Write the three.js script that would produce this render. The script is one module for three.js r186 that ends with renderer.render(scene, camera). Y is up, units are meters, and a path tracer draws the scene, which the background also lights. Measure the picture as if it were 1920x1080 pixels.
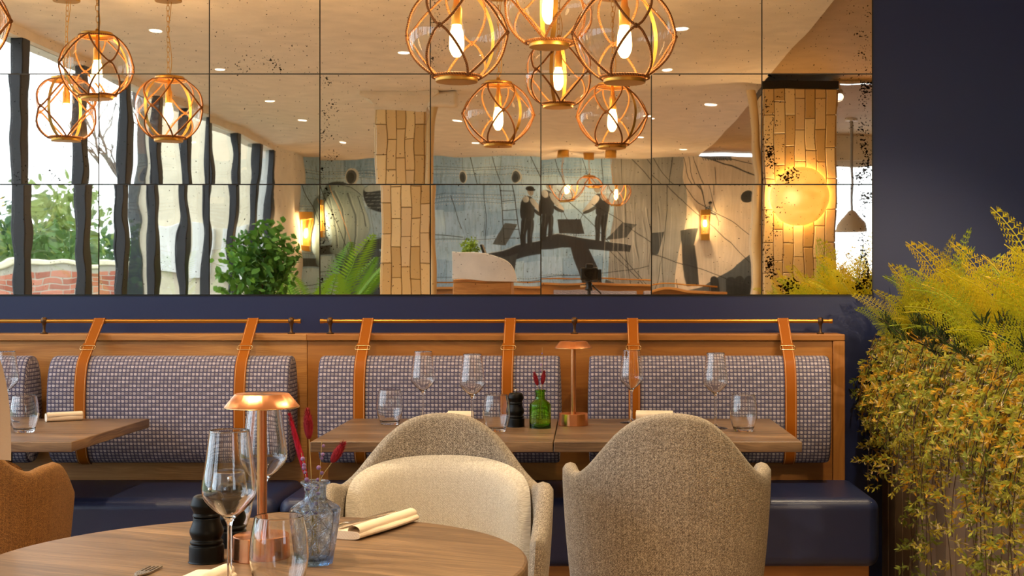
import * as THREE from 'three';
import { RoundedBoxGeometry } from 'three/addons/geometries/RoundedBoxGeometry.js';
import { mergeGeometries, toCreasedNormals } from 'three/addons/utils/BufferGeometryUtils.js';
import { ImprovedNoise } from 'three/addons/math/ImprovedNoise.js';
import { RectAreaLightUniformsLib } from 'three/addons/lights/RectAreaLightUniformsLib.js';
RectAreaLightUniformsLib.init();

// ------------------------------------------------------------------ camera, sky, exposure
const scene = new THREE.Scene();
const F = 2577;                                   // focal length in pixels of the 1920 x 1080 frame
const CAM_Y = 1.222;
const camera = new THREE.PerspectiveCamera(2 * Math.atan(540 / F) * 180 / Math.PI, 2204 / 1080, 0.05, 200);
camera.position.set(0, CAM_Y, 0);
camera.lookAt(0, CAM_Y, -10);
camera.setViewOffset(2204, 1080, 0, 2, 1920, 1080);
const renderer = new THREE.WebGLRenderer();
renderer.toneMapping = THREE.LinearToneMapping;
renderer.toneMappingExposure = 1.0;
renderer.shadowMap.enabled = true;
scene.background = new THREE.Color().setRGB(4.0, 4.5, 5.3);   // overcast daylight
const WARM = new THREE.Color().setRGB(1.0, 0.66, 0.31), SOFTWARM = new THREE.Color().setRGB(1.0, 0.78, 0.5);
const LIGHT = { pendant: 0.6, down: 11, sconce: 0.7, globe: 1.3, track: 46 };

// ------------------------------------------------------------------ helpers
let seed = 7;
const rnd = () => { seed = (seed * 1664525 + 1013904223) >>> 0; return seed / 4294967296; };
const rr = (a, b) => a + (b - a) * rnd();
const noise = new ImprovedNoise();
const fbm = (x, y, z = 0, o = 4) => { let s = 0, a = 0.5; for (let i = 0; i < o; i++) { s += a * noise.noise(x, y, z + i * 7.3); x *= 2.03; y *= 2.03; a *= 0.5; } return s; };
const V = (x, y, z) => new THREE.Vector3(x, y, z);
const used = {};
function numbered(n) { const k = used[n] = (used[n] ?? -1) + 1; return k ? n + '_' + String(k).padStart(3, '0') : n; }
function tag(o, label, category, group) { o.userData.label = label; o.userData.category = category; if (group) o.userData.group = group; return o; }
function thing(name, label, category, [x, y, z] = [0, 0, 0], turn = 0, group) {
  const o = new THREE.Group(); o.name = numbered(name); scene.add(o);
  o.position.set(x, y, z); o.rotation.y = turn; return tag(o, label, category, group);
}
function part(name, geo, mat, parent, pos) {
  const m = new THREE.Mesh(Array.isArray(geo) ? mergeAll(geo) : geo, mat); m.name = name; m.castShadow = m.receiveShadow = true;
  if (pos) m.position.set(...pos); parent.add(m); return m;
}
function struct(name, geo, mat, label) {
  const m = part(name, geo, mat, scene); m.userData.kind = 'structure'; if (label) m.userData.label = label; return m;
}
function dup(root, [x, y, z], turn, label) {
  const r = root.clone(); r.userData = { ...root.userData }; r.name = numbered(root.name.replace(/_\d{3}$/, '')); scene.add(r);
  r.position.set(x, y, z); r.rotation.set(0, turn, 0); r.userData.label = label; return r;
}
function mergeAll(list) {
  list = list.map((g) => { g = g.index ? g.toNonIndexed() : g; for (const k of Object.keys(g.attributes)) if (!['position', 'normal', 'uv'].includes(k)) g.deleteAttribute(k); g.morphAttributes = {}; return g; });
  return list.length > 1 ? mergeGeometries(list) : list[0];
}
// box given by two corners, uv in metres
function box(x0, y0, z0, x1, y1, z1, swap) {
  const g = new THREE.BoxGeometry(x1 - x0, y1 - y0, z1 - z0); g.translate((x0 + x1) / 2, (y0 + y1) / 2, (z0 + z1) / 2); return boxUV(g, swap);
}
function rbox(w, h, d, r, seg = 2) { return boxUV(new RoundedBoxGeometry(w, h, d, seg, r)); }
function rb(x0, y0, z0, x1, y1, z1, r = 0.004, swap) { const g = new RoundedBoxGeometry(x1 - x0, y1 - y0, z1 - z0, 2, r); g.translate((x0 + x1) / 2, (y0 + y1) / 2, (z0 + z1) / 2); return boxUV(g, swap); }
function boxUV(g, swap) {
  const p = g.attributes.position, n = g.attributes.normal, uv = new Float32Array(p.count * 2);
  for (let i = 0; i < p.count; i++) {
    const ax = Math.abs(n.getX(i)), ay = Math.abs(n.getY(i)), az = Math.abs(n.getZ(i)); let u, v;
    if (ax >= ay && ax >= az) { u = p.getZ(i); v = p.getY(i); } else if (ay >= az) { u = p.getX(i); v = p.getZ(i); } else { u = p.getX(i); v = p.getY(i); }
    if (swap) [u, v] = [v, u];
    uv[2 * i] = u; uv[2 * i + 1] = v;
  }
  g.setAttribute('uv', new THREE.BufferAttribute(uv, 2)); return g;
}
function cyl(r0, r1, y0, y1, seg = 32, open = false) { const g = new THREE.CylinderGeometry(r1, r0, y1 - y0, seg, 1, open); g.translate(0, (y0 + y1) / 2, 0); return g; }
function lathe(pts, seg = 48) { return new THREE.LatheGeometry(pts.map(([r, y]) => new THREE.Vector2(Math.max(r, 1e-5), y)), seg); }
const latheC = (pts, seg = 48, a = 0.5) => toCreasedNormals(lathe(pts, seg), a);
function tube(pts, r, seg = 40, rad = 6, closed = false) { return new THREE.TubeGeometry(new THREE.CatmullRomCurve3(pts, closed), seg, r, rad, closed); }
// a grid surface f(i/n, j/m) -> Vector3, smooth normals, uv from fu
function grid(n, m, f, fu, closeU = false) {
  const pos = [], uv = [], idx = [];
  for (let i = 0; i <= n; i++) for (let j = 0; j <= m; j++) { const p = f(i / n, j / m); pos.push(p.x, p.y, p.z); const t = fu ? fu(i / n, j / m, p) : [i / n, j / m]; uv.push(t[0], t[1]); }
  for (let i = 0; i < n; i++) for (let j = 0; j < m; j++) { const a = i * (m + 1) + j, b = a + m + 1; idx.push(a, b, a + 1, b, b + 1, a + 1); }
  const g = new THREE.BufferGeometry(); g.setAttribute('position', new THREE.Float32BufferAttribute(pos, 3)); g.setAttribute('uv', new THREE.Float32BufferAttribute(uv, 2)); g.setIndex(idx); g.computeVertexNormals(); return g;
}
function tri(list) { // list of [Vector3 x n] polygons (fans)
  const pos = [], uv = [];
  for (const q of list) for (let i = 1; i + 1 < q.length; i++) for (const p of [q[0], q[i], q[i + 1]]) { pos.push(p.x, p.y, p.z); uv.push(p.x, p.y); }
  const g = new THREE.BufferGeometry(); g.setAttribute('position', new THREE.Float32BufferAttribute(pos, 3)); g.setAttribute('uv', new THREE.Float32BufferAttribute(uv, 2)); g.computeVertexNormals(); return g;
}
function move(g, x, y, z, rx = 0, ry = 0, rz = 0) { g.applyMatrix4(new THREE.Matrix4().makeRotationFromEuler(new THREE.Euler(rx, ry, rz)).setPosition(x, y, z)); return g; }

// ------------------------------------------------------------------ textures
function dataTex(w, h, fn, srgb = true, metresU = 1, metresV = 1) {
  const d = new Uint8Array(w * h * 4);
  for (let y = 0; y < h; y++) for (let x = 0; x < w; x++) { const c = fn(x / w, y / h, x, y), i = (y * w + x) * 4; for (let k = 0; k < 3; k++) d[i + k] = Math.max(0, Math.min(255, c[k])); d[i + 3] = 255; }
  const t = new THREE.DataTexture(d, w, h); t.magFilter = THREE.LinearFilter; t.minFilter = THREE.LinearMipmapLinearFilter; t.generateMipmaps = true; t.wrapS = t.wrapT = THREE.RepeatWrapping;
  if (srgb) t.colorSpace = THREE.SRGBColorSpace; t.repeat.set(1 / metresU, 1 / metresV); t.needsUpdate = true; return t;
}
const mix = (a, b, t) => a.map((v, i) => v + (b[i] - v) * t);
const cl = (t) => Math.max(0, Math.min(1, t));
// periodic noise along both axes by blending
function pn(u, v, fu, fv, z) { const a = fbm(u * fu, v * fv, z), b = fbm((u - 1) * fu, v * fv, z), t = u * u * (3 - 2 * u); return a * (1 - t) + b * t; }
function woodTex(light, dark, z, board = 0, size = [1024, 512], m = [2, 0.9]) {
  return dataTex(size[0], size[1], (u, v) => {
    const k = board ? Math.floor(v * board) : 0, o = k * 3.7 + z;
    const warp = pn(u, v, 3, 5, o) * 0.09;
    const fine = pn(u, v + warp, 7, 150, o + 3), rings = Math.sin((v * 16 + warp * 30 + o) * 4 + pn(u, v, 4, 9, o + 9) * 7);
    const tone = pn(u, v, 2, 4, o + 20) * 0.8 + (board ? Math.sin(k * 12.9 + z) * 0.16 : 0);
    let t = cl(0.45 + fine * 0.75 + rings * 0.1 + tone);
    return mix(light, dark, t);
  }, true, m[0], m[1]);
}
const T = {};
T.table = woodTex([158, 126, 92], [72, 52, 36], 1, 5, [1024, 512], [1.6, 0.75]);
T.oak = woodTex([212, 166, 104], [150, 102, 52], 5, 0, [1024, 512], [1.3, 0.55]);
T.oakSmooth = woodTex([178, 118, 50], [140, 86, 34], 9, 0, [512, 512], [2.2, 1.6]);
T.floor = woodTex([196, 164, 124], [158, 124, 86], 12, 6, [512, 512], [1.6, 0.9]);
T.pattern = (() => { // woven basket dogtooth
  const c = document.createElement('canvas'); c.width = c.height = 256; const g = c.getContext('2d');
  g.fillStyle = '#4e4a62'; g.fillRect(0, 0, 256, 256);
  for (let i = 0; i < 8; i++) for (let j = 0; j < 8; j++) {
    const x = i * 32, y = j * 32, k = 0.86 + 0.14 * Math.sin(i * 5.1 + j * 3.7);
    g.fillStyle = `rgb(${192 * k | 0},${182 * k | 0},${186 * k | 0})`;
    g.beginPath(); g.moveTo(x + 3, y + 9); g.lineTo(x + 9, y + 5); g.lineTo(x + 23, y + 6); g.lineTo(x + 29, y + 12); g.lineTo(x + 27, y + 24); g.lineTo(x + 19, y + 27); g.lineTo(x + 7, y + 26); g.closePath(); g.fill();
    g.strokeStyle = 'rgba(90,84,106,0.6)'; g.lineWidth = 2.2; g.beginPath(); g.moveTo(x + 4, y + 20); g.lineTo(x + 16, y + 13); g.lineTo(x + 28, y + 20); g.stroke();
    g.strokeStyle = 'rgba(228,222,226,0.7)'; g.lineWidth = 2; g.beginPath(); g.moveTo(x + 8, y + 9); g.lineTo(x + 22, y + 9); g.stroke();
  }
  const t = new THREE.CanvasTexture(c); t.colorSpace = THREE.SRGBColorSpace; t.wrapS = t.wrapT = THREE.RepeatWrapping; t.repeat.set(1 / 0.112, 1 / 0.112); return t;
})();
const tweed = (a, b, s, z) => { const rows = new Float32Array(4096).map(() => rnd()); return dataTex(256, 256, (u, v, x, y) => {
  const w = ((x >> 1) + (y >> 1)) & 1 ? 0.16 : -0.16; let t = 0.5 + w * 0.5 + (rnd() - 0.5) * 0.85 + (rows[x] - 0.5) * 0.16 + (rows[999 + y] - 0.5) * 0.1;
  return mix(a, b, cl(t)); }, true, s, s); };
T.greige = tweed([212, 200, 180], [78, 68, 58], 0.4, 1);
T.cream = tweed([222, 214, 198], [176, 166, 148], 0.36, 2);
T.brown = tweed([176, 128, 70], [84, 54, 26], 0.36, 3);
T.weave = dataTex(128, 128, (u, v, x, y) => { const w = 128 + 80 * Math.sin(x * Math.PI / 4) * Math.cos(y * Math.PI / 4) + (rnd() - 0.5) * 90; return [w, w, w]; }, false, 0.1, 0.1);
T.leather = dataTex(256, 256, (u, v) => { const t = pn(u, v, 40, 40, 3) * 160 + 128; return [t, t, t]; }, false, 0.1, 0.1);
T.rope = dataTex(64, 64, (u, v) => { const s = Math.sin((u * 12 + v * 2) * Math.PI * 2), t = 0.5 + 0.5 * s; return mix([92, 54, 22], [168, 112, 56], t * 0.8 + rnd() * 0.2); }, true, 1, 1);
T.ropeB = dataTex(64, 64, (u, v) => { const s = 128 + 120 * Math.sin((u * 12 + v * 2) * Math.PI * 2); return [s, s, s]; }, false, 1, 1);
T.plaster = dataTex(256, 256, (u, v) => { const t = 236 + pn(u, v, 9, 9, 8) * 22 + (rnd() - 0.5) * 5; return [t, t, t]; }, true, 1.4, 1.4);
T.paint = dataTex(256, 256, (u, v) => { const t = 128 + pn(u, v, 24, 24, 2) * 120 + (rnd() - 0.5) * 30; return [t, t, t]; }, false, 0.5, 0.5);

const S = (c, rough = 0.6, o = {}) => new THREE.MeshStandardMaterial({ color: c, roughness: rough, ...o });
const P = (o) => new THREE.MeshPhysicalMaterial(o);
const M = {
  navy: S('#162450', 0.42, { bumpMap: T.paint, bumpScale: 0.0004 }),
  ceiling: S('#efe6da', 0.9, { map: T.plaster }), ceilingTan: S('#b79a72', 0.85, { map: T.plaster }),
  white: S('#f1efe9', 0.8, { map: T.plaster }), cream: S('#ecdfc4', 0.85, { map: T.plaster }), capital: S('#e9dcc8', 0.75, { map: T.plaster }),
  floor: S('#ffffff', 0.45, { map: T.floor }),
  frame: S('#1d1f26', 0.42, { metalness: 0.3 }), black: S('#060606', 0.42), blackGloss: S('#101012', 0.28), rubber: S('#151515', 0.8),
  table: S('#ffffff', 0.42, { map: T.table }), tableEdge: S('#8d6c47', 0.5, { map: T.oak }), tableDark: S('#2a2320', 0.6),
  oak: S('#f6e6cc', 0.5, { map: T.oak }), oakSmooth: S('#ffffff', 0.45, { map: T.oakSmooth }), post: S('#d8b983', 0.5, { map: T.plaster }),
  leatherNavy: S('#1d2749', 0.36, { bumpMap: T.leather, bumpScale: 0.0005 }),
  strap: P({ color: '#98530a', roughness: 0.5, specularIntensity: 0.3, bumpMap: T.leather, bumpScale: 0.0003 }), strapEdge: S('#5d2f0c', 0.6), stitch: S('#e9c58c', 0.7),
  bolster: S('#ffffff', 0.92, { map: T.pattern, bumpMap: T.weave, bumpScale: 0.0006 }),
  greige: S('#ffffff', 0.95, { map: T.greige, bumpMap: T.weave, bumpScale: 0.001 }), creamCloth: S('#ffffff', 0.95, { map: T.cream, bumpMap: T.weave, bumpScale: 0.0007 }), brownCloth: S('#ffffff', 0.95, { map: T.brown, bumpMap: T.weave, bumpScale: 0.001 }),
  tanLeather: S('#9a7448', 0.5, { bumpMap: T.leather, bumpScale: 0.0003 }),
  brass: S('#b8863a', 0.3, { metalness: 1 }), brassDull: S('#c79a4c', 0.42, { metalness: 0.9 }), bronze: S('#5e4630', 0.42, { metalness: 0.85 }), gold: S('#e0c08a', 0.25, { metalness: 1 }),
  copper: P({ color: '#e09a6c', roughness: 0.26, metalness: 1, anisotropy: 0.75 }), steel: S('#c9c6c0', 0.22, { metalness: 1 }), chrome: S('#dcdcdc', 0.12, { metalness: 1 }),
  rope: S('#ffffff', 0.9, { map: T.rope, bumpMap: T.ropeB, bumpScale: 0.0015 }),
  globeGlass: P({ color: new THREE.Color().setRGB(0.98, 0.955, 0.93), roughness: 0.0, transmission: 1, thickness: 0, ior: 1.5 }),
  pane: P({ color: new THREE.Color().setRGB(0.95, 0.98, 0.97), roughness: 0, transmission: 1, thickness: 0, ior: 1.45 }),
  glass: P({ color: '#ffffff', roughness: 0, transmission: 1, thickness: 0.002, ior: 1.48 }),
  mill: P({ color: '#050505', roughness: 0.42, specularIntensity: 0.45 }),
  linen: S('#f1dcc0', 0.9, { bumpMap: T.weave, bumpScale: 0.0004 }),
  soil: S('#2a1d14', 0.95),
};
const bulbMat = (c, k) => new THREE.MeshStandardMaterial({ color: '#fff4dd', emissive: c, emissiveIntensity: k, roughness: 0.4 });
M.bulb = bulbMat(new THREE.Color().setRGB(1, 0.72, 0.34), 7); M.downGlow = bulbMat(new THREE.Color().setRGB(1, 0.9, 0.76), 3.2);
function pointLight(parent, x, y, z, color, i, size = 1) { const l = new THREE.PointLight(color, i, 0, 2); l.position.set(x, y, z); l.castShadow = true; l.shadow.radius = size; parent.add(l); return l; }
function spot(parent, from, to, color, i, ang, pen = 0.8, size = 1.6) {
  const l = new THREE.SpotLight(color, i, 0, ang, pen, 2); l.position.set(...from); l.target.position.set(...to); l.castShadow = true; l.shadow.radius = size; parent.add(l); parent.add(l.target); return l;
}

// ------------------------------------------------------------------ the room
const CEIL = 2.622, WZ = -5.31, XL = -3.05, MZ = 4.25, XR = 4.4, ZR = 2.75, XM = 1.79;
struct('floor', box(XL - 0.1, -0.12, WZ - 0.2, XR + 0.2, 0, MZ + 0.2), M.floor, 'pale brown wooden floor of the dining room');
struct('ceiling', box(XL - 0.1, CEIL, WZ - 0.2, 1.2, CEIL + 0.2, MZ + 0.2), M.ceiling, 'pale plaster ceiling seen in the mirror');
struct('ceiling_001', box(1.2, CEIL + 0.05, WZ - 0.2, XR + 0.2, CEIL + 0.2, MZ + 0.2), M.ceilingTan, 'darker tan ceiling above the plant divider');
struct('wall_back', box(XL - 0.1, 0, WZ - 0.2, XR + 0.2, CEIL + 0.06, WZ), M.navy, 'dark navy painted wall behind the banquette');
struct('wall_right', box(XR, 0, WZ, XR + 0.2, CEIL + 0.06, ZR + 0.2), M.cream, 'cream side wall beyond the plant divider');
struct('wall_front', box(XL - 0.1, 0, MZ, XM, CEIL, MZ + 0.2), M.white, 'wall that carries the ship mural');
struct('wall_side', box(XM, 0, ZR, XM + 0.12, CEIL + 0.06, MZ + 0.2), M.white, 'white return wall at the end of the mural');
// far right end wall with a window
struct('wall_end', [box(XM + 0.12, 0, ZR, 2.2, CEIL + 0.06, ZR + 0.2), box(2.2, 0, ZR, 3.6, 0.85, ZR + 0.2), box(2.2, 2.45, ZR, 3.6, CEIL + 0.06, ZR + 0.2), box(3.6, 0, ZR, XR, CEIL + 0.06, ZR + 0.2)], M.cream, 'cream end wall with a bright window');
{ const w = struct('window_1', [rb(2.2, 0.85, ZR + 0.06, 2.26, 2.45, ZR + 0.13), rb(3.54, 0.85, ZR + 0.06, 3.6, 2.45, ZR + 0.13), rb(2.26, 0.85, ZR + 0.06, 3.54, 0.91, ZR + 0.13), rb(2.26, 2.39, ZR + 0.06, 3.54, 2.45, ZR + 0.13), rb(2.87, 0.91, ZR + 0.06, 2.93, 2.39, ZR + 0.13)], M.white, 'white framed window on the end wall');
  part('pane', box(2.26, 0.91, ZR + 0.09, 3.54, 2.39, ZR + 0.095), M.pane, w); }
// left glazed wall: dark mullions with panes, then white wall
const mull = [-5.15, -4.6, -3.9, -3.15, -2.25, -1.5, -0.85, -0.1, 0.6, 1.5, 2.25, 2.9];
struct('wall_left', box(XL - 0.2, 0, 2.95, XL, CEIL, MZ), M.white, 'white wall between the windows and the mural');
struct('trim_1', box(XL - 0.14, 0, WZ, XL, 0.12, 2.95), M.frame, 'dark sill under the tall windows');
struct('trim_2', box(XL - 0.14, CEIL - 0.05, WZ, XL, CEIL, 2.95), M.ceiling, 'white head strip above the tall windows');
mull.forEach((z, i) => {
  const w = struct('window_' + (i + 2), rb(XL - 0.06, 0.12, z - 0.05, XL + 0.005, CEIL - 0.05, z + 0.05, 0.006), M.frame, 'tall window bay with dark mullion');
  if (i + 1 < mull.length) part('pane', box(XL - 0.05, 0.12, z + 0.05, XL - 0.045, CEIL - 0.05, mull[i + 1] - 0.05), M.pane, w);
});

// ------------------------------------------------------------------ tiled mirror
const TP = 0.4262, MX1 = 1.098, MY0 = 1.191, GAP = 0.0045;
function foxTex(strength, z, edge) {
  return dataTex(256, 256, (u, v) => {
    const e = Math.pow(Math.max(0, edge ? Math.max(...edge.map(([ax, ay, d]) => cl(1 - Math.abs((u - ax) * (d ? 1 : 0) + (v - ay) * (d ? 0 : 1)) * 3.6)) ) : 0.25), 1.5);
    const patch = cl(fbm(u * 7, v * 5, z) * 2.4 + 0.3), sp = fbm(u * 46, v * 46, z + 5, 3), sp2 = fbm(u * 90, v * 90, z + 15, 2);
    const t = cl((sp * 1.6 + sp2 * 0.9 + e * patch * strength - 0.66) * 7);
    return [255 - 225 * t, 250 - 225 * t, 243 - 222 * t];
  }, true, 1, 1);
}
const foxes = [foxTex(-1.2, 1), foxTex(0.62, 2, [[0.06, 0, 1]]), foxTex(0.5, 3, [[0, 0.05, 0]]), foxTex(0.85, 4, [[0.95, 0, 1], [0.06, 0, 1], [0, 0.06, 0]]), foxTex(0.7, 6, [[0.95, 0, 1], [0, 0.97, 0]])];
const mirrorMats = foxes.map((t) => { t.wrapS = t.wrapT = THREE.ClampToEdgeWrapping; return new THREE.MeshStandardMaterial({ color: '#fbf7f1', roughness: 0.012, metalness: 1, map: t }); });
const mirror = thing('wall_mirror', 'large wall mirror of square antiqued tiles above the banquette', 'mirror', [0, MY0, WZ]);
part('backing_board', box(MX1 - 9 * TP - 0.004, -0.004, 0.0005, MX1 + 0.004, 3.353 * TP, 0.004), M.black, mirror);
{
  const fox = { '7,0': 3, '7,1': 3, '7,2': 4, '7,3': 3, '6,1': 0, '3,1': 1, '3,0': 1, '2,2': 2, '0,1': 2, '1,2': 0, '4,2': 1 };
  // hand-set tilt of each tile (x, y in radians); the rest vary a little
  const tiltY = { '3,0': [0.0095, 0.004], '4,0': [0.008, 0.001], '5,0': [0.010, 0.0012], '6,0': [0.006, 0], '2,0': [0.002, -0.003], '7,0': [0.001, 0], '0,0': [0.001, 0.002], '1,0': [0.002, -0.001] };
  for (let c = -1; c < 8; c++) for (let r = 0; r < 4; r++) {
    const h = r === 3 ? TP * 0.35 : TP, x0 = MX1 - (8 - c) * TP, t = tiltY[c + ',' + r] || [rr(-0.0012, 0.0012), rr(-0.0012, 0.0012)];
    const zz = c * 3.1 + r * 7.7, amp = c < 2 ? 0.00014 : c === 2 || c === 6 ? 0.00012 : 0.00008;
    const w2 = (TP - GAP) / 2, h2 = (h - GAP) / 2, disp = (x, y) => 0.0085 + Math.abs(t[0]) * 0.21 + Math.abs(t[1]) * 0.21 + t[0] * y + t[1] * x + amp * (1.6 * noise.noise(x * 4 + zz, y * 5, zz) + 0.7 * noise.noise(x * 11 + zz, y * 9, zz + 4));
    const front = grid(18, Math.max(6, Math.round(18 * h / TP)), (u, v) => { const x = (u * 2 - 1) * w2, y = (v * 2 - 1) * h2; return V(x, y, disp(x, y)); });
    { const p = front.attributes.position, n = front.attributes.normal, e = 1e-3;
      for (let i = 0; i < p.count; i++) { const x = p.getX(i), y = p.getY(i), v = V(-(disp(x + e, y) - disp(x - e, y)) / (2 * e), -(disp(x, y + e) - disp(x, y - e)) / (2 * e), 1).normalize(); n.setXYZ(i, v.x, v.y, v.z); } }
    const body = box(-w2, -h2, 0.004, w2, h2, 0.0078);
    part('mirror_tile', [front, body], mirrorMats[fox[c + ',' + r] ?? 0], mirror, [x0 + TP / 2, r * TP + h / 2, 0]);
  }
}

// ------------------------------------------------------------------ banquettes
const SPLIT = -1.05, BX1 = 0.962, PZ = -5.15;
function banquette(label, seatLabel, x0, x1, wood, end) {
  const b = thing('wood_panelling', label, 'panelling', [0, 0, 0]), st = thing('leather_bench', seatLabel, 'bench', [0, 0, 0]);
  part('back_panel', rb(x0, 0.2, WZ + 0.002, x1 - (end ? 0.045 : 0.001), 1.02, PZ, 0.003), wood, b);
  part('cap_rail', rb(x0, 1.0205, WZ + 0.002, x1, 1.045, PZ + 0.014, 0.004), wood, b);
  if (end) { part('end_stile', rb(x1 - 0.0445, 0.2, WZ + 0.002, x1, 1.02, PZ + 0.012, 0.003, true), wood, b); }
  part('plinth', rb(x0, 0, PZ + 0.016, end ? x1 + 0.005 : x1 - 0.001, 0.27, -4.72, 0.004), wood, st);
  const sx = end ? x1 + 0.03 : x1 - 0.002;
  const g = new RoundedBoxGeometry(sx - x0 - 0.004, 0.235, 0.49, 6, 0.04); g.translate((sx + x0) / 2, 0.271 + 0.1175, PZ + 0.262); boxUV(g);
  part('seat_cushion', g, M.leatherNavy, st);
  return b;
}
banquette('grainy oak panelling behind the left bolsters, nearest the windows', 'navy leather bench seat on the left, under the windowside bolsters', -3.0, SPLIT, M.oak, false);
banquette('smooth amber wood panelling ending at the hanging plants', 'navy leather bench seat on the right, ending at the hanging plants', SPLIT, BX1, M.oakSmooth, true);

// bolster cross-section, from the back top round the front to the back bottom, as (z, y)
const BZ = -5.0505, BY = 0.7735, HD = 0.0835, HH = 0.196, SE = 2.7;
function bolsterAt(a, off = 0) { // a: angle, 0 = front, pi/2 = top
  const c = Math.cos(a), s = Math.sin(a);
  return [BZ + Math.sign(c) * Math.pow(Math.abs(c), 2 / SE) * (HD + off), BY + Math.sign(s) * Math.pow(Math.abs(s), 2 / SE) * (HH + off)];
}
const bolsterLen = []; { let L = 0, q = bolsterAt(0); for (let i = 0; i <= 64; i++) { const p = bolsterAt(i / 64 * Math.PI * 2); L += Math.hypot(p[0] - q[0], p[1] - q[1]); bolsterLen.push(L); q = p; } }
function bolsterGeo(w) {
  const g = grid(32, 64, (u, v) => {
    const t = u * 32, e = t < 5 ? 1 - t / 5 : t > 27 ? (t - 27) / 5 : 0, k = 1 - 0.09 * (1 - Math.sqrt(Math.max(0, 1 - e * e)));
    const x = t < 5 ? -w / 2 + 0.018 * (1 - Math.sqrt(1 - (1 - e) * (1 - e)) ) * 0 + 0.018 * (t / 5) * (t / 5) : t > 27 ? w / 2 - 0.018 * Math.pow((32 - t) / 5, 2) : -w / 2 + 0.018 + (w - 0.036) * (t - 5) / 22;
    const [z, y] = bolsterAt(v * Math.PI * 2); return V(x, BY + (y - BY) * k, BZ + (z - BZ) * (1 - (1 - k) * 1.6));
  }, (u, v, p) => [p.x, bolsterLen[Math.round(v * 64)]]);
  const cap = (s) => grid(6, 64, (u, v) => { const [z, y] = bolsterAt(v * Math.PI * 2 * s), k = 0.91 * u; return V(s * (w / 2 + 0.006 * (1 - u * u)), BY + (y - BY) * k, BZ + (z - BZ) * (1 - 1.6 * 0.09) * u); }, (u, v, p) => [p.z, p.y]);
  return [g, cap(1), cap(-1)];
}
const bolsters = [[-2.475, 'patterned bolster cushion cut off at the left edge, behind the left wine glass'], [-1.52, 'patterned bolster cushion nearest the windows, above the left table corner'], [-0.54, 'patterned bolster cushion behind the green bottle and two wine glasses'], [0.444, 'patterned bolster cushion at the right end, beside the hanging plants']];
for (const [x, label] of bolsters) { const b = thing('bolster_cushion', label, 'cushion', [x, 0, 0], 0, 'bolster cushions strapped along the banquette'); part('cover', bolsterGeo(0.876), M.bolster, b); }

// brass rails
const RY = 1.0936, RZ = -5.17, RR = 0.0072;
function rail(label, x0, x1, posts) {
  const r = thing('brass_rail', label, 'rail', [0, 0, 0]);
  const bar = new THREE.CylinderGeometry(RR, RR, x1 - x0, 20); bar.rotateZ(Math.PI / 2); bar.translate((x0 + x1) / 2, RY, RZ); part('bar', bar, M.brass, r);
  for (const x of posts) {
    const p = part('rail_post', lathe([[0, 1.0455], [0.014, 1.0455], [0.014, 1.0485], [0.006, 1.053], [0.0048, 1.064], [0.0058, 1.076], [0.0075, 1.083], [0.0122, 1.09], [0.0128, 1.096], [0.0105, 1.104], [0.006, 1.108], [0, 1.109]], 24), M.bronze, r, [x, 0, RZ]);
  }
  for (const x of [x0, x1]) { const c = new THREE.CylinderGeometry(0.0088, 0.0088, 0.012, 20); c.rotateZ(Math.PI / 2); part('end_cap', c, M.brass, r, [x, RY, RZ]); }
}
rail('aged brass rail above the left banquette back', -3.0, -1.085, [-2.52, -2.045, -1.115]);
rail('aged brass rail above the right banquette back, three posts in view', -1.0, 0.914, [-0.969, -0.05, 0.875]);

// leather straps
function strapGeo(w) {
  const pts = [];
  for (let i = 0; i <= 8; i++) { const a = Math.PI * 1.35 - i / 8 * Math.PI * 1.3; pts.push([RZ + Math.cos(a) * (RR + 0.0025), RY + Math.sin(a) * (RR + 0.0025)]); }
  { const p = pts[pts.length - 1], q = bolsterAt(1.08, 0.0045); for (let i = 1; i < 6; i++) pts.push([p[0] + (q[0] - p[0]) * i / 6, p[1] + (q[1] - p[1]) * i / 6]); }
  for (let i = 0; i <= 22; i++) { const a = 1.08 - i / 22 * 2.5; pts.push(bolsterAt(a, 0.0045)); }
  const T2 = 0.0019, n = pts.length, g = [], nor = pts.map((p, i) => { const a = pts[Math.max(0, i - 1)], b = pts[Math.min(n - 1, i + 1)], dz = b[0] - a[0], dy = b[1] - a[1], l = Math.hypot(dz, dy); return [-dy / l, dz / l]; });
  const ring = (sx, k) => (u, v) => { const i = Math.round(u * (n - 1)), s = k(v); return V(s[0] * w / 2, pts[i][1] + nor[i][1] * T2 * s[1], pts[i][0] + nor[i][0] * T2 * s[1]); };
  const prof = [[-1, 1], [1, 1], [1, -1], [-1, -1], [-1, 1]];
  const faces = [[prof[0], prof[1]], [prof[2], prof[3]]].map(([a, b]) => grid(n - 1, 1, ring(1, (v) => v ? b : a), (u, v, p) => [p.x, p.y]));
  const edges = [[prof[1], prof[2]], [prof[3], prof[4]]].map(([a, b]) => grid(n - 1, 1, ring(1, (v) => v ? b : a), (u, v, p) => [p.z, p.y]));
  const st = [-1, 1].map((s) => tube(pts.map((p, i) => V(s * (w / 2 - 0.004), p[1] + nor[i][1] * -0.0021, p[0] + nor[i][0] * -0.0021)), 0.0006, 90, 4));
  const st2 = [-1, 1].map((s) => tube(pts.map((p, i) => V(s * (w / 2 - 0.004), p[1] + nor[i][1] * 0.0021, p[0] + nor[i][0] * 0.0021)), 0.0006, 90, 4));
  return { faces, edges, st: [...st, ...st2] };
}
const sg = strapGeo(0.042), strapFace = mergeAll(sg.faces), strapSide = mergeAll(sg.edges), strapSt = mergeAll(sg.st);
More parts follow.
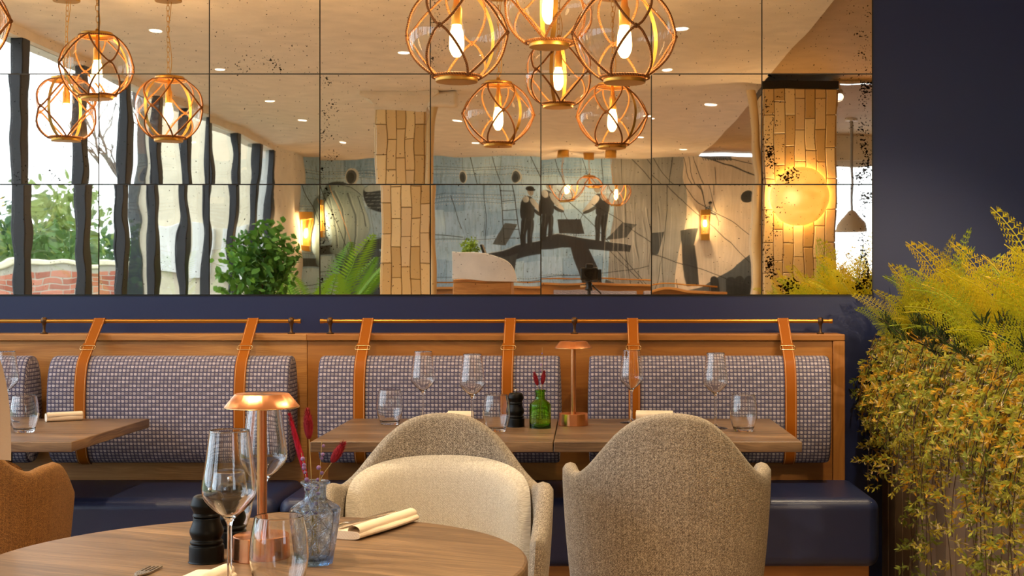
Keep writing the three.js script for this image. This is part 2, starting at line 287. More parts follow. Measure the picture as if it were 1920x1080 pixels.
const buckleGeo = (() => { const w = 0.027, h = 0.011, p = []; for (let i = 0; i < 24; i++) { const a = i / 24 * Math.PI * 2, c = Math.cos(a), s = Math.sin(a); p.push(V(Math.sign(c) * Math.pow(Math.abs(c), 0.35) * w, Math.sign(s) * Math.pow(Math.abs(s), 0.5) * h, 0)); } return mergeAll([tube(p, 0.0019, 60, 6, true)]); })();
const keeper = (() => rbox(0.046, 0.012, 0.008, 0.002))();
const strapX = [[-2.86, 'tan leather strap at the far left end of the rail'], [-2.42, 'tan leather strap over the cut-off left bolster'], [-1.835, 'tan leather strap on the windowside bolster, left of two'], [-1.258, 'tan leather strap on the windowside bolster, above the near copper lamp'], [-0.826, 'tan leather strap on the middle bolster, left of the wine glasses'], [-0.291, 'tan leather strap on the middle bolster, behind the pepper mill'], [0.1685, 'tan leather strap on the right bolster, behind a wine glass'], [0.734, 'tan leather strap on the right bolster, nearest the hanging plants']];
for (const [x, label] of strapX) {
  const s = thing('leather_strap', label, 'strap', [x, 0, 0], 0, 'leather straps holding the bolsters');
  part('band', strapFace, M.strap, s); for (const e of sg.edges) part('cut_edge', e, M.strapEdge, s); part('stitching', strapSt, M.stitch, s);
  const b = part('buckle', buckleGeo, M.gold, s, [0, 0.999, -5.0445]); b.rotation.x = -0.85;
  const k = part('strap_keeper', keeper, M.strap, s, [0, 1.0085, -5.0585]); k.rotation.x = -0.85;
}

// ------------------------------------------------------------------ tables
const TY = 0.75;
function sqTable(label, x0, x1) {
  const t = thing('dining_table', label, 'table', [(x0 + x1) / 2, 0, -4.56], 0, 'square tables along the banquette'), w = (x1 - x0) / 2;
  part('tabletop', rb(-w, TY - 0.032, -0.37, w, TY, 0.37, 0.003), M.table, t);
  part('pedestal', cyl(0.035, 0.035, 0.02, TY - 0.033, 24), M.black, t);
  part('top_plate', rb(-0.2, TY - 0.045, -0.2, 0.2, TY - 0.033, 0.2), M.black, t);
  part('base_plate', rb(-0.2, 0, -0.14, 0.2, 0.019, 0.26, 0.006), M.black, t);
}
sqTable('square wooden table at the left edge under the windows side bolster', -2.32, -1.572);
sqTable('square wooden table carrying the green bottle and pepper mill', -0.846, -0.1065);
sqTable('square wooden table on the right carrying the far copper lamp', -0.1035, 0.654);
{
  const t = thing('round_table', 'round wooden table in the foreground with the near copper lamp', 'table', [-0.575, 0, -2.359]);
  const g = lathe([[0, TY], [0.466, TY], [0.470, TY - 0.002], [0.472, TY - 0.006], [0.472, TY - 0.03], [0.468, TY - 0.034], [0, TY - 0.034]].reverse(), 128);
  const p = g.attributes.position, uv = g.attributes.uv; for (let i = 0; i < p.count; i++) uv.setXY(i, p.getX(i) * 0.92 + p.getZ(i) * 0.4, p.getZ(i) * 0.92 - p.getX(i) * 0.4);
  const ng = g.toNonIndexed(); ng.computeVertexNormals();
  part('tabletop', ng, M.table, t); part('pedestal', cyl(0.045, 0.04, 0.03, TY - 0.035, 24), M.black, t); part('base_plate', lathe([[0, 0], [0.28, 0], [0.28, 0.012], [0.1, 0.03], [0, 0.03]], 48), M.black, t);
}

// ------------------------------------------------------------------ tableware
const wineProfile = [[0, 0], [0.038, 0], [0.0385, 0.0015], [0.03, 0.0035], [0.012, 0.0065], [0.005, 0.012], [0.0037, 0.03], [0.0036, 0.095], [0.0045, 0.108], [0.010, 0.118], [0.026, 0.132], [0.038, 0.146], [0.0415, 0.158], [0.0405, 0.175], [0.036, 0.205], [0.0305, 0.2485], [0.0301, 0.2498], [0.0296, 0.2485], [0.0351, 0.205], [0.0396, 0.175], [0.0406, 0.158], [0.037, 0.147], [0.025, 0.134], [0.0095, 0.1215], [0, 0.1175]];
const tumblerProfile = [[0, 0], [0.026, 0], [0.030, 0.002], [0.038, 0.02], [0.0435, 0.042], [0.0448, 0.06], [0.0425, 0.09], [0.0375, 0.1165], [0.037, 0.1178], [0.0363, 0.1165], [0.0411, 0.09], [0.0433, 0.06], [0.042, 0.043], [0.0365, 0.023], [0.029, 0.011], [0, 0.0095]];
const smoothPts = (pts, n, low = 0) => { const c = new THREE.SplineCurve(pts.map(([a, b]) => new THREE.Vector2(a, b))); return c.getPoints(n).map((p) => [Math.max(0, p.x), Math.max(low, p.y)]); };
const wineGeo = lathe(smoothPts(wineProfile, 110), 56), tumblerGeo = lathe(smoothPts(tumblerProfile, 70), 56);
function glassware(name, geo, label, x, z, cat) { const m = part(numbered(name), geo, M.glass, scene, [x, TY + 0.0004, z]); tag(m, label, cat, name === 'wine_glass' ? 'stemmed wine glasses' : 'stemless tumblers'); }
const wines = [[-0.55, -2.11, 'wine glass in front on the round table, beside the black mill'], [-0.60, -2.55, 'wine glass on the round table behind the near copper lamp'], [-0.562, -4.69, 'wine glass on the middle table, left of the two above the chair arch'], [-0.378, -4.5, 'wine glass on the middle table next to the tumbler and pepper mill'], [0.152, -4.77, 'wine glass on the right table in front of a leather strap'], [0.426, -4.58, 'wine glass on the right table beside a tumbler'], [-1.985, -4.69, 'wine glass cut off by the left edge on the window table']];
wines.forEach(([x, z, l]) => glassware('wine_glass', wineGeo, l, x, z, 'wine glass'));
const tumblers = [[-0.476, -2.12, 'tumbler at the bottom, in front of the near copper lamp base'], [-0.69, -2.64, 'tumbler on the round table behind the two black mills'], [-0.68, -4.72, 'tumbler on the middle table, leftmost, half hidden by chair'], [-0.299, -4.5, 'tumbler beside the far black pepper mill'], [0.51, -4.5, 'tumbler on the right table near its right end'], [-1.832, -4.47, 'tumbler on the left table in front of a napkin']];
tumblers.forEach(([x, z, l]) => glassware('tumbler', tumblerGeo, l, x, z, 'tumbler'));

function mill(label, x, z) {
  const t = thing('pepper_mill', label, 'mill', [x, TY + 0.0004, z], 0, 'black table mills');
  part('body', lathe(smoothPts([[0, 0], [0.0285, 0.0002], [0.0295, 0.003], [0.0293, 0.026], [0.028, 0.028]], 14).concat([[0.0255, 0.029], [0.0255, 0.031]], smoothPts([[0.0275, 0.032], [0.0275, 0.036], [0.024, 0.039], [0.0275, 0.047], [0.0282, 0.055], [0.0235, 0.068], [0.0225, 0.076]], 20), [[0.020, 0.0765], [0, 0.0765]]), 40), M.mill, t);
  part('grinder_head', lathe(smoothPts([[0, 0.0772], [0.0215, 0.0775], [0.0232, 0.081], [0.0215, 0.0845], [0.0262, 0.094], [0.0268, 0.1], [0.0215, 0.112], [0.01, 0.1155], [0, 0.116]], 30), 40), M.mill, t);
  part('knob', lathe([[0, 0.116], [0.0045, 0.116], [0.0035, 0.119], [0.0055, 0.122], [0.004, 0.126], [0, 0.1265]], 20), M.chrome, t);
}
mill('black mill standing in front on the round table', -0.655, -2.362); mill('black mill half hidden behind the front mill and wine glass', -0.652, -2.505); mill('black mill on the middle table beside the green bottle', -0.243, -4.64);

function lamp(label, x, z) {
  const t = thing('table_lamp', label, 'lamp', [x, TY + 0.0004, z], 0, 'copper table lamps');
  part('base', latheC([[0, 0], [0.0505, 0], [0.051, 0.001], [0.049, 0.04], [0.048, 0.041], [0, 0.0415]], 64), M.copper, t);
  part('stem', cyl(0.0085, 0.0085, 0.041, 0.262, 32), M.copper, t);
  const sh = part('shade', latheC([[0.061, 0.2625], [0.0635, 0.263], [0.0638, 0.2645], [0.0465, 0.2855], [0.0455, 0.2862], [0, 0.2865], [0, 0.2845], [0.045, 0.2842], [0.061, 0.2645], [0.061, 0.2625]], 72), M.copper, t);
  part('rim', (() => { const g = new THREE.TorusGeometry(0.0634, 0.0009, 6, 72); g.rotateX(Math.PI / 2); g.translate(0, 0.263, 0); return g; })(), M.gold, sh);
  part('diffuser', lathe([[0, 0.268], [0.045, 0.268], [0.045, 0.27], [0, 0.27]], 40), M.white, t);
}
lamp('near copper table lamp at the middle of the round table', -0.566, -2.388);
lamp('far copper table lamp between the two square tables', -0.049, -4.69);

// vases with dried stems
function starBump() {
  const c = document.createElement('canvas'); c.width = c.height = 512; const g = c.getContext('2d'); g.fillStyle = '#777'; g.fillRect(0, 0, 512, 512);
  const star = (x, y, r) => { for (let i = 0; i < 16; i++) { const a = i / 16 * Math.PI * 2; g.strokeStyle = i % 2 ? '#fff' : '#111'; g.lineWidth = 7; g.beginPath(); g.moveTo(x + Math.cos(a) * 6, y + Math.sin(a) * 6); g.lineTo(x + Math.cos(a) * r, y + Math.sin(a) * r); g.stroke(); } };
  for (let i = 0; i <= 2; i++) for (let j = 0; j <= 2; j++) { star(i * 256, j * 256, 112); star(i * 256 + 128, j * 256 + 128, 76); }
  const t = new THREE.CanvasTexture(c); t.wrapS = t.wrapT = THREE.RepeatWrapping; return t;
}
const star = starBump();
const blueGlass = P({ color: new THREE.Color().setRGB(0.86, 0.93, 1), roughness: 0.03, transmission: 1, thickness: 0.01, ior: 1.48, attenuationColor: new THREE.Color().setRGB(0.5, 0.7, 0.95), attenuationDistance: 0.03, bumpMap: star, bumpScale: 0.0028 });
const greenGlass = P({ color: new THREE.Color().setRGB(0.75, 0.95, 0.4), roughness: 0.03, transmission: 1, thickness: 0.01, ior: 1.45, attenuationColor: new THREE.Color().setRGB(0.45, 0.78, 0.1), attenuationDistance: 0.006 });
{
  // octagonal: radius multiplier by angle
  const prof = smoothPts([[0, 0], [0.027, 0.0005], [0.030, 0.004], [0.0375, 0.05], [0.0425, 0.087], [0.0405, 0.096], [0.028, 0.105], [0.0195, 0.111], [0.019, 0.13], [0.0245, 0.1365], [0.0245, 0.1395], [0.021, 0.141], [0.0155, 0.139], [0.0155, 0.112], [0.0245, 0.1], [0.0375, 0.091], [0.0385, 0.083], [0.0335, 0.05], [0.026, 0.01], [0, 0.009]], 90);
  const g = grid(80, 64, (v, u) => { const [r, y] = prof[Math.round(v * (prof.length - 1))], a = u * Math.PI * 2, k = y < 0.1 ? 1 : cl(1 - (y - 0.1) / 0.008), oc = Math.cos(Math.PI / 8) / Math.cos(((a + 0.2) % (Math.PI / 4)) - Math.PI / 8), s = 1 + (oc - 1) * k * 0.9; return V(Math.cos(a) * r * s, y, Math.sin(a) * r * s); }, (v, u, p) => [u * 4, p.y / 0.065]);
  const t = thing('glass_vase', 'pale blue cut glass vase with starburst facets on the round table', 'vase', [-0.465, TY + 0.0004, -2.345]); part('body', g, blueGlass, t);
  const b = thing('glass_bottle', 'small green glass bottle vase between mill and far lamp', 'vase', [-0.159, TY + 0.0004, -4.6]);
  part('body', lathe(smoothPts([[0, 0], [0.033, 0.0006], [0.036, 0.004], [0.036, 0.07], [0.033, 0.082], [0.019, 0.094], [0.016, 0.1], [0.016, 0.12], [0.0185, 0.122], [0.0185, 0.127], [0.0155, 0.128], [0.0125, 0.126], [0.0125, 0.1], [0.016, 0.094], [0.029, 0.08], [0.0325, 0.068], [0.0325, 0.008], [0, 0.007]], 80), 48), greenGlass, b);
  part('medallion', (() => { const g2 = new THREE.TorusGeometry(0.014, 0.0013, 8, 32); g2.translate(0, 0.045, 0.0365); return g2; })(), greenGlass, b);
}
const redTail = S('#8e1626', 0.95), redDeep = S('#b01030', 0.95), stemMat = S('#b59a63', 0.9), lav = S('#8a6b96', 0.95);
function spikes(len, rad, n, hair) { // a fluffy seed head along +y
  const list = [lathe(smoothPts([[0, 0], [rad * 0.7, len * 0.12], [rad, len * 0.4], [rad * 0.8, len * 0.75], [0, len]], 16), 10)];
  const q = []; for (let i = 0; i < n; i++) { const t = rnd(), a = rnd() * 6.283, r = rad * Math.sin(Math.PI * (0.12 + 0.8 * t)) * 0.9, y = t * len, c = Math.cos(a), s = Math.sin(a), w = 0.0007; q.push([V(c * r - s * w, y, s * r + c * w), V(c * r + s * w, y, s * r - c * w), V(c * (r + hair), y + hair * 1.5, s * (r + hair))]); }
  list.push(tri(q)); return mergeAll(list);
}
function orient(m, from, to) { m.position.copy(from); m.quaternion.setFromUnitVectors(V(0, 1, 0), to.clone().sub(from).normalize()); return m; }
function driedStem(label, base, ctrl, tip, headLen, rad, mat, group) {
  const o = thing('dried_flower', label, 'dried flower', [0, 0, 0], 0, group), h = V(...tip), b = V(...base), c = V(...ctrl);
  const dir = h.clone().sub(c).normalize(), hs = h.clone().addScaledVector(dir, -headLen);
  part('stem', tube([b, b.clone().lerp(c, 0.5).add(V(0.001, 0, 0)), c, hs], 0.0008, 24, 5), stemMat, o);
  orient(part('seed_head', spikes(headLen, rad, 420, 0.0035), mat, o), hs, h);
}
function lavender(label, base, tip, n) {
  const o = thing('dried_flower', label, 'dried flower'), b = V(...base), t = V(...tip), d = t.clone().sub(b);
  part('stem', tube([b, b.clone().lerp(t, 0.5).add(V(0.002, 0, 0)), t], 0.0006, 16, 4), stemMat, o);
  for (let i = 0; i < n; i++) { const k = 0.45 + 0.55 * i / n, g = new THREE.IcosahedronGeometry(rr(0.0028, 0.0042), 1); part('bud', g, lav, o, b.clone().addScaledVector(d, k).add(V(rr(-0.005, 0.005), rr(-0.003, 0.003), rr(-0.005, 0.005))).toArray()); }
}
const vx = -0.465, vz = -2.345, vy = TY;
driedStem('long crimson feathery plume leaning left from the blue vase', [vx + 0.006, vy + 0.012, vz], [vx - 0.013, vy + 0.14, vz], [vx - 0.046, vy + 0.254, vz - 0.01], 0.115, 0.0048, redDeep);
driedStem('dark red bunny tail standing upright above the blue vase', [vx - 0.004, vy + 0.012, vz + 0.004], [vx - 0.006, vy + 0.14, vz + 0.002], [vx - 0.014, vy + 0.262, vz - 0.004], 0.05, 0.0078, redTail);
driedStem('dark red bunny tail leaning right from the blue vase', [vx - 0.006, vy + 0.012, vz - 0.004], [vx + 0.008, vy + 0.14, vz], [vx + 0.047, vy + 0.205, vz - 0.012], 0.04, 0.0075, redTail);
lavender('mauve lavender sprig in the blue vase beside the crimson plume', [vx + 0.004, vy + 0.012, vz - 0.004], [vx - 0.022, vy + 0.19, vz + 0.008], 11);
lavender('short mauve lavender sprig at the right of the blue vase', [vx - 0.004, vy + 0.012, vz], [vx + 0.012, vy + 0.21, vz + 0.004], 10);
driedStem('dark red bunny tail leaning left in the green bottle', [-0.155, vy + 0.01, -4.6], [-0.164, vy + 0.125, -4.6], [-0.179, vy + 0.185, -4.6], 0.045, 0.0075, redTail);
driedStem('dark red bunny tail leaning right in the green bottle', [-0.163, vy + 0.01, -4.6], [-0.155, vy + 0.125, -4.6], [-0.146, vy + 0.19, -4.604], 0.045, 0.0075, redTail);
lavender('thin sprig of buds rising from the green bottle', [-0.159, vy + 0.012, -4.6], [-0.152, vy + 0.27, -4.6], 7);

// napkins and cutlery
function rolledNapkin(label, x, z, len, turn, w = 0.062, h = 0.016) {
  const t = thing('napkin', label, 'napkin', [x, TY + 0.0006, z], turn, 'folded linen napkins');
  const body = grid(24, 28, (u, v) => { const a = v * Math.PI * 2, c = Math.cos(a), s = Math.sin(a), x2 = Math.sign(c) * Math.pow(Math.abs(c), 0.55) * w / 2, y = h / 2 + Math.sign(s) * Math.pow(Math.abs(s), 0.8) * h / 2 + (s > 0 ? 0.0035 * fbm(u * 3 + x * 9, v * 2, 1) : 0); return V(x2 * (1 + 0.1 * Math.sin(u * 4)), Math.max(0, y), (u - 0.5) * len); }, (u, v, p) => [p.x, p.z]);
  const lap = grid(20, 10, (u, v) => { const a = -0.4 + v * 4.4; return V(w * 0.28 + Math.cos(a) * 0.013, h * 0.55 + 0.008 + Math.sin(a) * 0.0095, (u - 0.5) * len * 0.99); }, (u, v, p) => [p.x + p.y, p.z]);
  const ends = [-0.5, 0.5].map((k) => { const q = []; for (let i = 0; i < 28; i++) { const a = (k < 0 ? i : -i) / 28 * Math.PI * 2, c = Math.cos(a), s = Math.sin(a); q.push(V(Math.sign(c) * Math.pow(Math.abs(c), 0.55) * w / 2 * (1 + 0.1 * Math.sin((k + 0.5) * 4)), Math.max(0, h / 2 + Math.sign(s) * Math.pow(Math.abs(s), 0.8) * h / 2), k * len)); } return tri([q]); });
  part('fold', [body, ...ends], M.linen, t); part('rolled_edge', lap, M.linen, t); return t;
}
rolledNapkin('cream folded napkin on the round table with cutlery on it', -0.416, -2.672, 0.225, -0.37, 0.078, 0.016);
rolledNapkin('cream rolled napkin on the left table behind a tumbler', -1.845, -4.84, 0.12, -1.0, 0.042, 0.028);
rolledNapkin('cream napkin on the middle table peeping over the chair arch', -0.45, -4.84, 0.09, 1.45, 0.05, 0.03);
rolledNapkin('cream napkin on the right table peeping over the chair arch', 0.235, -4.84, 0.13, 1.5, 0.05, 0.032);
rolledNapkin('cream napkin at the bottom edge beside the front wine glass', -0.622, -2.125, 0.2, -0.2, 0.075, 0.014);
function flat(shape, th, bevel = 0.0006) { return new THREE.ExtrudeGeometry(shape, { depth: th, bevelEnabled: true, bevelThickness: bevel, bevelSize: bevel, bevelSegments: 2, curveSegments: 10 }); }
function knifeShape() { const s = new THREE.Shape(); s.moveTo(-0.006, -0.1); s.quadraticCurveTo(0, -0.106, 0.006, -0.1); s.lineTo(0.0045, 0); s.lineTo(0.0085, 0.012); s.quadraticCurveTo(0.0105, 0.07, 0.002, 0.105); s.lineTo(-0.004, 0.1); s.lineTo(-0.0045, 0); s.closePath(); return s; }
function forkParts() {
  const s = new THREE.Shape(); s.moveTo(-0.006, -0.1); s.quadraticCurveTo(0, -0.106, 0.006, -0.1); s.lineTo(0.0028, 0.02); s.quadraticCurveTo(0.011, 0.034, 0.0118, 0.05); s.lineTo(-0.0118, 0.05); s.quadraticCurveTo(-0.011, 0.034, -0.0028, 0.02); s.closePath();
  const tines = [-0.0103, -0.0034, 0.0034, 0.0103].map((x) => { const q = new THREE.Shape(); q.moveTo(x - 0.0015, 0.048); q.lineTo(x - 0.0009, 0.094); q.quadraticCurveTo(x, 0.098, x + 0.0009, 0.094); q.lineTo(x + 0.0015, 0.048); q.closePath(); return flat(q, 0.0012); });
  return { handle: flat(s, 0.0016), tines };
}
function cutlery(kind, label, x, y, z, turn, pitch = 0) {
  const t = thing(kind, label, kind, [x, y, z], turn); const lay = (g) => { g.rotateX(-Math.PI / 2 + pitch); return g; };
  if (kind === 'knife') part('blade_and_handle', lay(flat(knifeShape(), 0.0022)), M.steel, t);
  else { const f = forkParts(); part('handle', lay(f.handle), M.steel, t); for (const g of f.tines) part('tine', lay(g), M.steel, t); }
}
cutlery('knife', 'steel knife resting on the napkin of the round table', -0.412, TY + 0.0205, -2.672, Math.PI - 0.55); cutlery('fork', 'steel fork resting on the napkin of the round table', -0.434, TY + 0.0205, -2.668, Math.PI - 0.45);
cutlery('fork', 'steel fork at the bottom edge with only its tines showing', -0.735, TY + 0.002, -2.215, -0.1);

// ------------------------------------------------------------------ chairs
const CH = { a: 0.262, b: 0.2, arm: 0.23, top: 0.896 };
function chairPlan(t) { // t in -1..1 along the U from right arm tip to left arm tip; returns [x, z, nx, nz, |x|-like phi]
  const arcT = 0.62, s = Math.sign(t) || 1, k = Math.abs(t);
  if (k <= arcT) { const f = k / arcT * Math.PI / 2, x = CH.a * Math.sin(f), z = -CH.b * Math.cos(f); const nx = Math.sin(f) / CH.a, nz = -Math.cos(f) / CH.b, l = Math.hypot(nx, nz); return [s * x, z, s * nx / l, nz / l, x / CH.a, 0]; }
  const q = (k - arcT) / (1 - arcT); return [s * (CH.a - 0.02 * q * q), q * CH.arm, s, 0, 1, q];
}
function chairTop(t) {
  const [, , , , xr, q] = chairPlan(t), x = xr * CH.a;
  const sm = (a, b, v) => { v = cl((v - a) / (b - a)); return v * v * (3 - 2 * v); };
  const pts = [[0, 0], [0.08, -0.013], [0.135, -0.05], [0.175, -0.098], [0.205, -0.138], [0.228, -0.161], [0.242, -0.166], [0.262, -0.155]];
  let y = pts[7][1]; const sl = (i) => i === 0 ? 0 : i === 7 ? 0.2 : (pts[i + 1][1] - pts[i - 1][1]) / (pts[i + 1][0] - pts[i - 1][0]);
  for (let i = 0; i < 7; i++) if (x <= pts[i + 1][0]) { const h = pts[i + 1][0] - pts[i][0], f = (x - pts[i][0]) / h, f2 = f * f, f3 = f2 * f; y = (2 * f3 - 3 * f2 + 1) * pts[i][1] + (f3 - 2 * f2 + f) * h * sl(i) + (3 * f2 - 2 * f3) * pts[i + 1][1] + (f3 - f2) * h * sl(i + 1); break; }
  return CH.top + y - 0.1 * sm(0.1, 1, q);
}
function chairShell() {
  const W = 0.021, bot = 0.36, n = 96, m = 30;
  return grid(n, m, (u, v) => {
    const t = u * 2 - 1, [x, z, nx, nz] = chairPlan(t), top = chairTop(t) - W; let off, y;
    if (v < 0.42) { y = bot + (top - bot) * (v / 0.42); off = W; } else if (v > 0.58) { y = top - (top - bot) * ((v - 0.58) / 0.42); off = -W; } else { const a = (v - 0.42) / 0.16 * Math.PI; y = top + Math.sin(a) * W; off = Math.cos(a) * W; }
    const edge = 1 - Math.pow(Math.abs(t), 40), k = 0.9 + 0.1 * cl((y - bot) / 0.36), bulge = 1 + 0.02 * Math.sin(cl((y - bot) / 0.4) * Math.PI);
    return V((x + nx * off * edge) * k * bulge, y, (z + nz * off * edge) * k);
  }, (u, v, p) => [u * 1.3, v * 1.1]);
}
function chairPad() {
  const n = 48, m = 24, top = (u) => 0.79 - 0.085 * Math.pow(Math.abs(u), 2.4) - 0.16 * Math.pow(Math.abs(u), 14);
  const f = (sgn) => (u0, v) => { const u = u0 * 2 - 1, t = u * 0.575, [x, z, nx, nz] = chairPlan(t), y0 = 0.46, y = y0 + (top(u) - y0) * v, e = Math.pow(1 - Math.pow(Math.abs(u), 9), 0.6) * Math.pow(1 - Math.pow(v, 9), 0.55), d = sgn ? 0.024 + 0.05 * e : 0.024, k = 0.9 + 0.1 * cl((y - 0.36) / 0.36); return V((x - nx * d) * k, y, (z - nz * d) * k); };
  return [grid(n, m, f(1), (u, v, p) => [u * 0.55, p.y]), grid(n, m, f(0), (u, v, p) => [u * 0.55, p.y])];
}
function makeChair(label, pos, turn, shellMat, padMat) {
  const c = thing('tub_chair', label, 'chair', pos, turn, 'upholstered tub chairs');
  part('back_shell', chairShell(), shellMat, c); part('back_cushion', chairPad(), padMat, c);
  const seat = rbox(0.44, 0.11, 0.43, 0.045, 5); seat.translate(0, 0.415, 0.055); part('seat', seat, padMat, c);
  part('seat_base', (() => { const g = rbox(0.42, 0.05, 0.4, 0.02, 3); g.translate(0, 0.34, 0.04); return g; })(), shellMat, c);
  for (const sx of [-1, 1]) for (const sz of [-1, 1]) { const g = cyl(0.011, 0.019, 0, 0.32, 16); g.translate(0, 0, 0); const l = part('leg', g, M.oakSmooth, c, [sx * 0.19, 0, 0.04 + sz * 0.17]); }
  return c;
}
const chairA = makeChair('greige tub chair seen from behind, below the right square table', [0.215, 0, -3.75], Math.PI, M.greige, M.creamCloth);
dup(chairA, [-0.368, 0, -3.36], 0.04, 'tub chair facing the round table with a cream inner cushion');
makeChair('golden brown tub chair back cut off at the left edge', [-1.735, 0, -3.75], Math.PI, M.brownCloth, M.brownCloth);
{ // stool back at the very left edge
  const s = thing('bar_stool', 'tan leather stool back at the left edge over the brown chair', 'stool', [-1.502, 0, -3.0]);
  const back = grid(24, 16, (u, v) => { const a = (u - 0.5) * 2, x = a * 0.235 * (1 - 0.25 * Math.pow(v, 3)), y = 0.84 + 0.3 * v; return V(x, y, -0.1 + 0.08 * a * a); }, (u, v, p) => [p.x, p.y]);
  const b2 = grid(24, 16, (u, v) => { const a = (u - 0.5) * 2, x = a * 0.235 * (1 - 0.25 * Math.pow(v, 3)), y = 0.84 + 0.3 * v, e = Math.pow(1 - Math.pow(Math.abs(a), 10), 0.5) * Math.pow(1 - Math.pow(Math.abs(v * 2 - 1), 10), 0.5); return V(x, y, -0.1 + 0.08 * a * a - 0.035 * e); }, (u, v, p) => [p.x, p.y]);
  part('backrest', [back, b2], M.tanLeather, s); part('seat', (() => { const g = rbox(0.36, 0.07, 0.38, 0.03, 4); g.translate(0, 0.66, 0.12); return g; })(), M.tanLeather, s);
  for (const sx of [-1, 1]) { part('back_post', tube([V(sx * 0.14, 0.6, -0.06), V(sx * 0.15, 0.75, -0.085), V(sx * 0.15, 0.95, -0.075)], 0.01, 16, 8), M.black, s); for (const sz of [-0.04, 0.28]) part('leg', tube([V(sx * 0.17, 0.63, sz), V(sx * 0.2, 0, sz + (sz > 0 ? 0.04 : -0.03))], 0.012, 6, 8), M.black, s); }
  part('foot_ring', tube([V(-0.19, 0.22, -0.06), V(0.19, 0.22, -0.06), V(0.19, 0.22, 0.31), V(-0.19, 0.22, 0.31)], 0.008, 60, 8, true), M.black, s);
}

// ------------------------------------------------------------------ pendant globes
const GR = 0.15;
const globeGeo = (() => { // open at top and bottom under the brass caps
  const pts = []; for (let i = 0; i <= 40; i++) { const a = 0.46 + (Math.PI - 0.92) * i / 40; pts.push([Math.sin(a) * GR, -Math.cos(a) * GR]); } return lathe(pts, 64);
})();
const onGlobe = (az, lat, r = GR + 0.006) => V(Math.cos(lat) * Math.sin(az) * r, Math.sin(lat) * r, Math.cos(lat) * Math.cos(az) * r);
const LAT = Math.PI / 2 - 0.5;
function ropePair(az, kink) { // two ropes that meet at the equator and part towards the rims
  return [-1, 1].map((s) => { const p = []; for (let i = 0; i <= 28; i++) { const v = i / 14 - 1, lat = v * LAT, d = 0.03 + 0.74 * Math.pow(Math.abs(v), 0.85); p.push(onGlobe(az + s * d, lat, GR + 0.005 + 0.008 * Math.exp(-v * v * 60) * kink)); } const g = tube(p, 0.0041, 56, 7); const uv = g.attributes.uv; for (let i = 0; i < uv.count; i++) uv.setX(i, uv.getX(i) * 5); return g; });
}
function ringRope(y, r) { const g = new THREE.TorusGeometry(r, 0.0046, 8, 64); g.rotateX(Math.PI / 2); g.translate(0, y, 0); const uv = g.attributes.uv; for (let i = 0; i < uv.count; i++) uv.setX(i, uv.getX(i) * 5); return g; }
function bandGeo(az) { return grid(28, 1, (u, v) => onGlobe(az + (v - 0.5) * 0.1 / Math.max(0.45, Math.cos((u * 2 - 1) * LAT)), (u * 2 - 1) * LAT, GR + 0.0035)); }
const linkGeo = (() => { const p = []; for (let i = 0; i < 16; i++) { const a = i / 16 * 6.2832; p.push(V(Math.cos(a) * 0.0065, Math.sin(a) * 0.0085 + Math.sign(Math.sin(a)) * 0.006, 0)); } return tube(p, 0.0013, 28, 5, true); })();
const pairGeo = mergeAll(ropePair(0, 1)), ringGeo = [ringRope(-GR * 0.885, 0.076), ringRope(GR * 0.885, 0.076)];
const bulbGeo = lathe(smoothPts([[0, -0.072], [0.011, -0.069], [0.0215, -0.05], [0.0235, -0.028], [0.021, 0.004], [0.0155, 0.022], [0.014, 0.03], [0, 0.03]], 30, -1), 24);
function pendant(label, x, y, z, turn, bands, intensity = LIGHT.pendant) {
  const p = thing('pendant_lamp', label, 'pendant lamp', [x, y, z], turn, 'glass globe pendants netted with rope');
  part('glass_globe', globeGeo, M.globeGlass, p);
  for (let k = 0; k < 4; k++) { const m = part('rope', pairGeo, M.rope, p); m.rotation.y = k * Math.PI / 2; const kn = part('knot', new THREE.TorusKnotGeometry(0.0048, 0.0022, 32, 6, 2, 3), M.rope, p); kn.position.copy(onGlobe(k * Math.PI / 2, 0, GR + 0.013)); }
  for (const g of ringGeo) part('rope_ring', g, M.rope, p);
  for (const a of bands) part('brass_band', bandGeo(a), M.brassDull, p);
  part('base_cup', lathe([[0, -0.15], [0.064, -0.15], [0.066, -0.148], [0.067, -0.135], [0.064, -0.134], [0.062, -0.147], [0, -0.147]], 48), M.brassDull, p);
  part('top_cap', lathe([[0.066, 0.134], [0.067, 0.146], [0.064, 0.149], [0.012, 0.154], [0.008, 0.168], [0, 0.169]], 48), M.brassDull, p);
  part('socket', lathe([[0, 0.03], [0.0165, 0.031], [0.017, 0.08], [0.012, 0.09], [0.006, 0.14], [0, 0.146]], 24), M.brassDull, p);
  part('bulb', bulbGeo, M.bulb, p, [0, 0, 0]);
  const cy = CEIL - y; let ch = 0.172;
  const canopy = part('canopy', lathe([[0, cy - 0.078], [0.06, cy - 0.078], [0.063, cy - 0.075], [0.063, cy - 0.001], [0, cy - 0.001]], 40), M.brassDull, p);
  let k = 0; while (ch < cy - 0.085) { const l = part('chain_link', linkGeo, M.brassDull, p, [0, ch + 0.013, 0]); l.rotation.y = (k++ % 2) * Math.PI / 2; ch += 0.0235; }
  const pts = []; for (let i = 0; i <= 6; i++) pts.push(V(0.007 + 0.008 * Math.sin(i * 1.3), 0.165 + (cy - 0.245) * i / 6, 0.006)); part('flex_cord', tube(pts, 0.0018, 40, 5), M.brassDull, p);
  pointLight(p, 0, -0.02, 0, WARM, intensity, 0.9); return p;
}
const GY = CAM_Y + 0.79, GH = CAM_Y + 0.94;
pendant('large netted glass globe pendant hanging at left of the top trio', -0.41, GY, -4.30, -0.22, [2.6]);
pendant('netted glass globe pendant hanging highest, in the middle of the top trio', -0.128, GH, -4.54, 0.62, [-0.45, 2.7]);
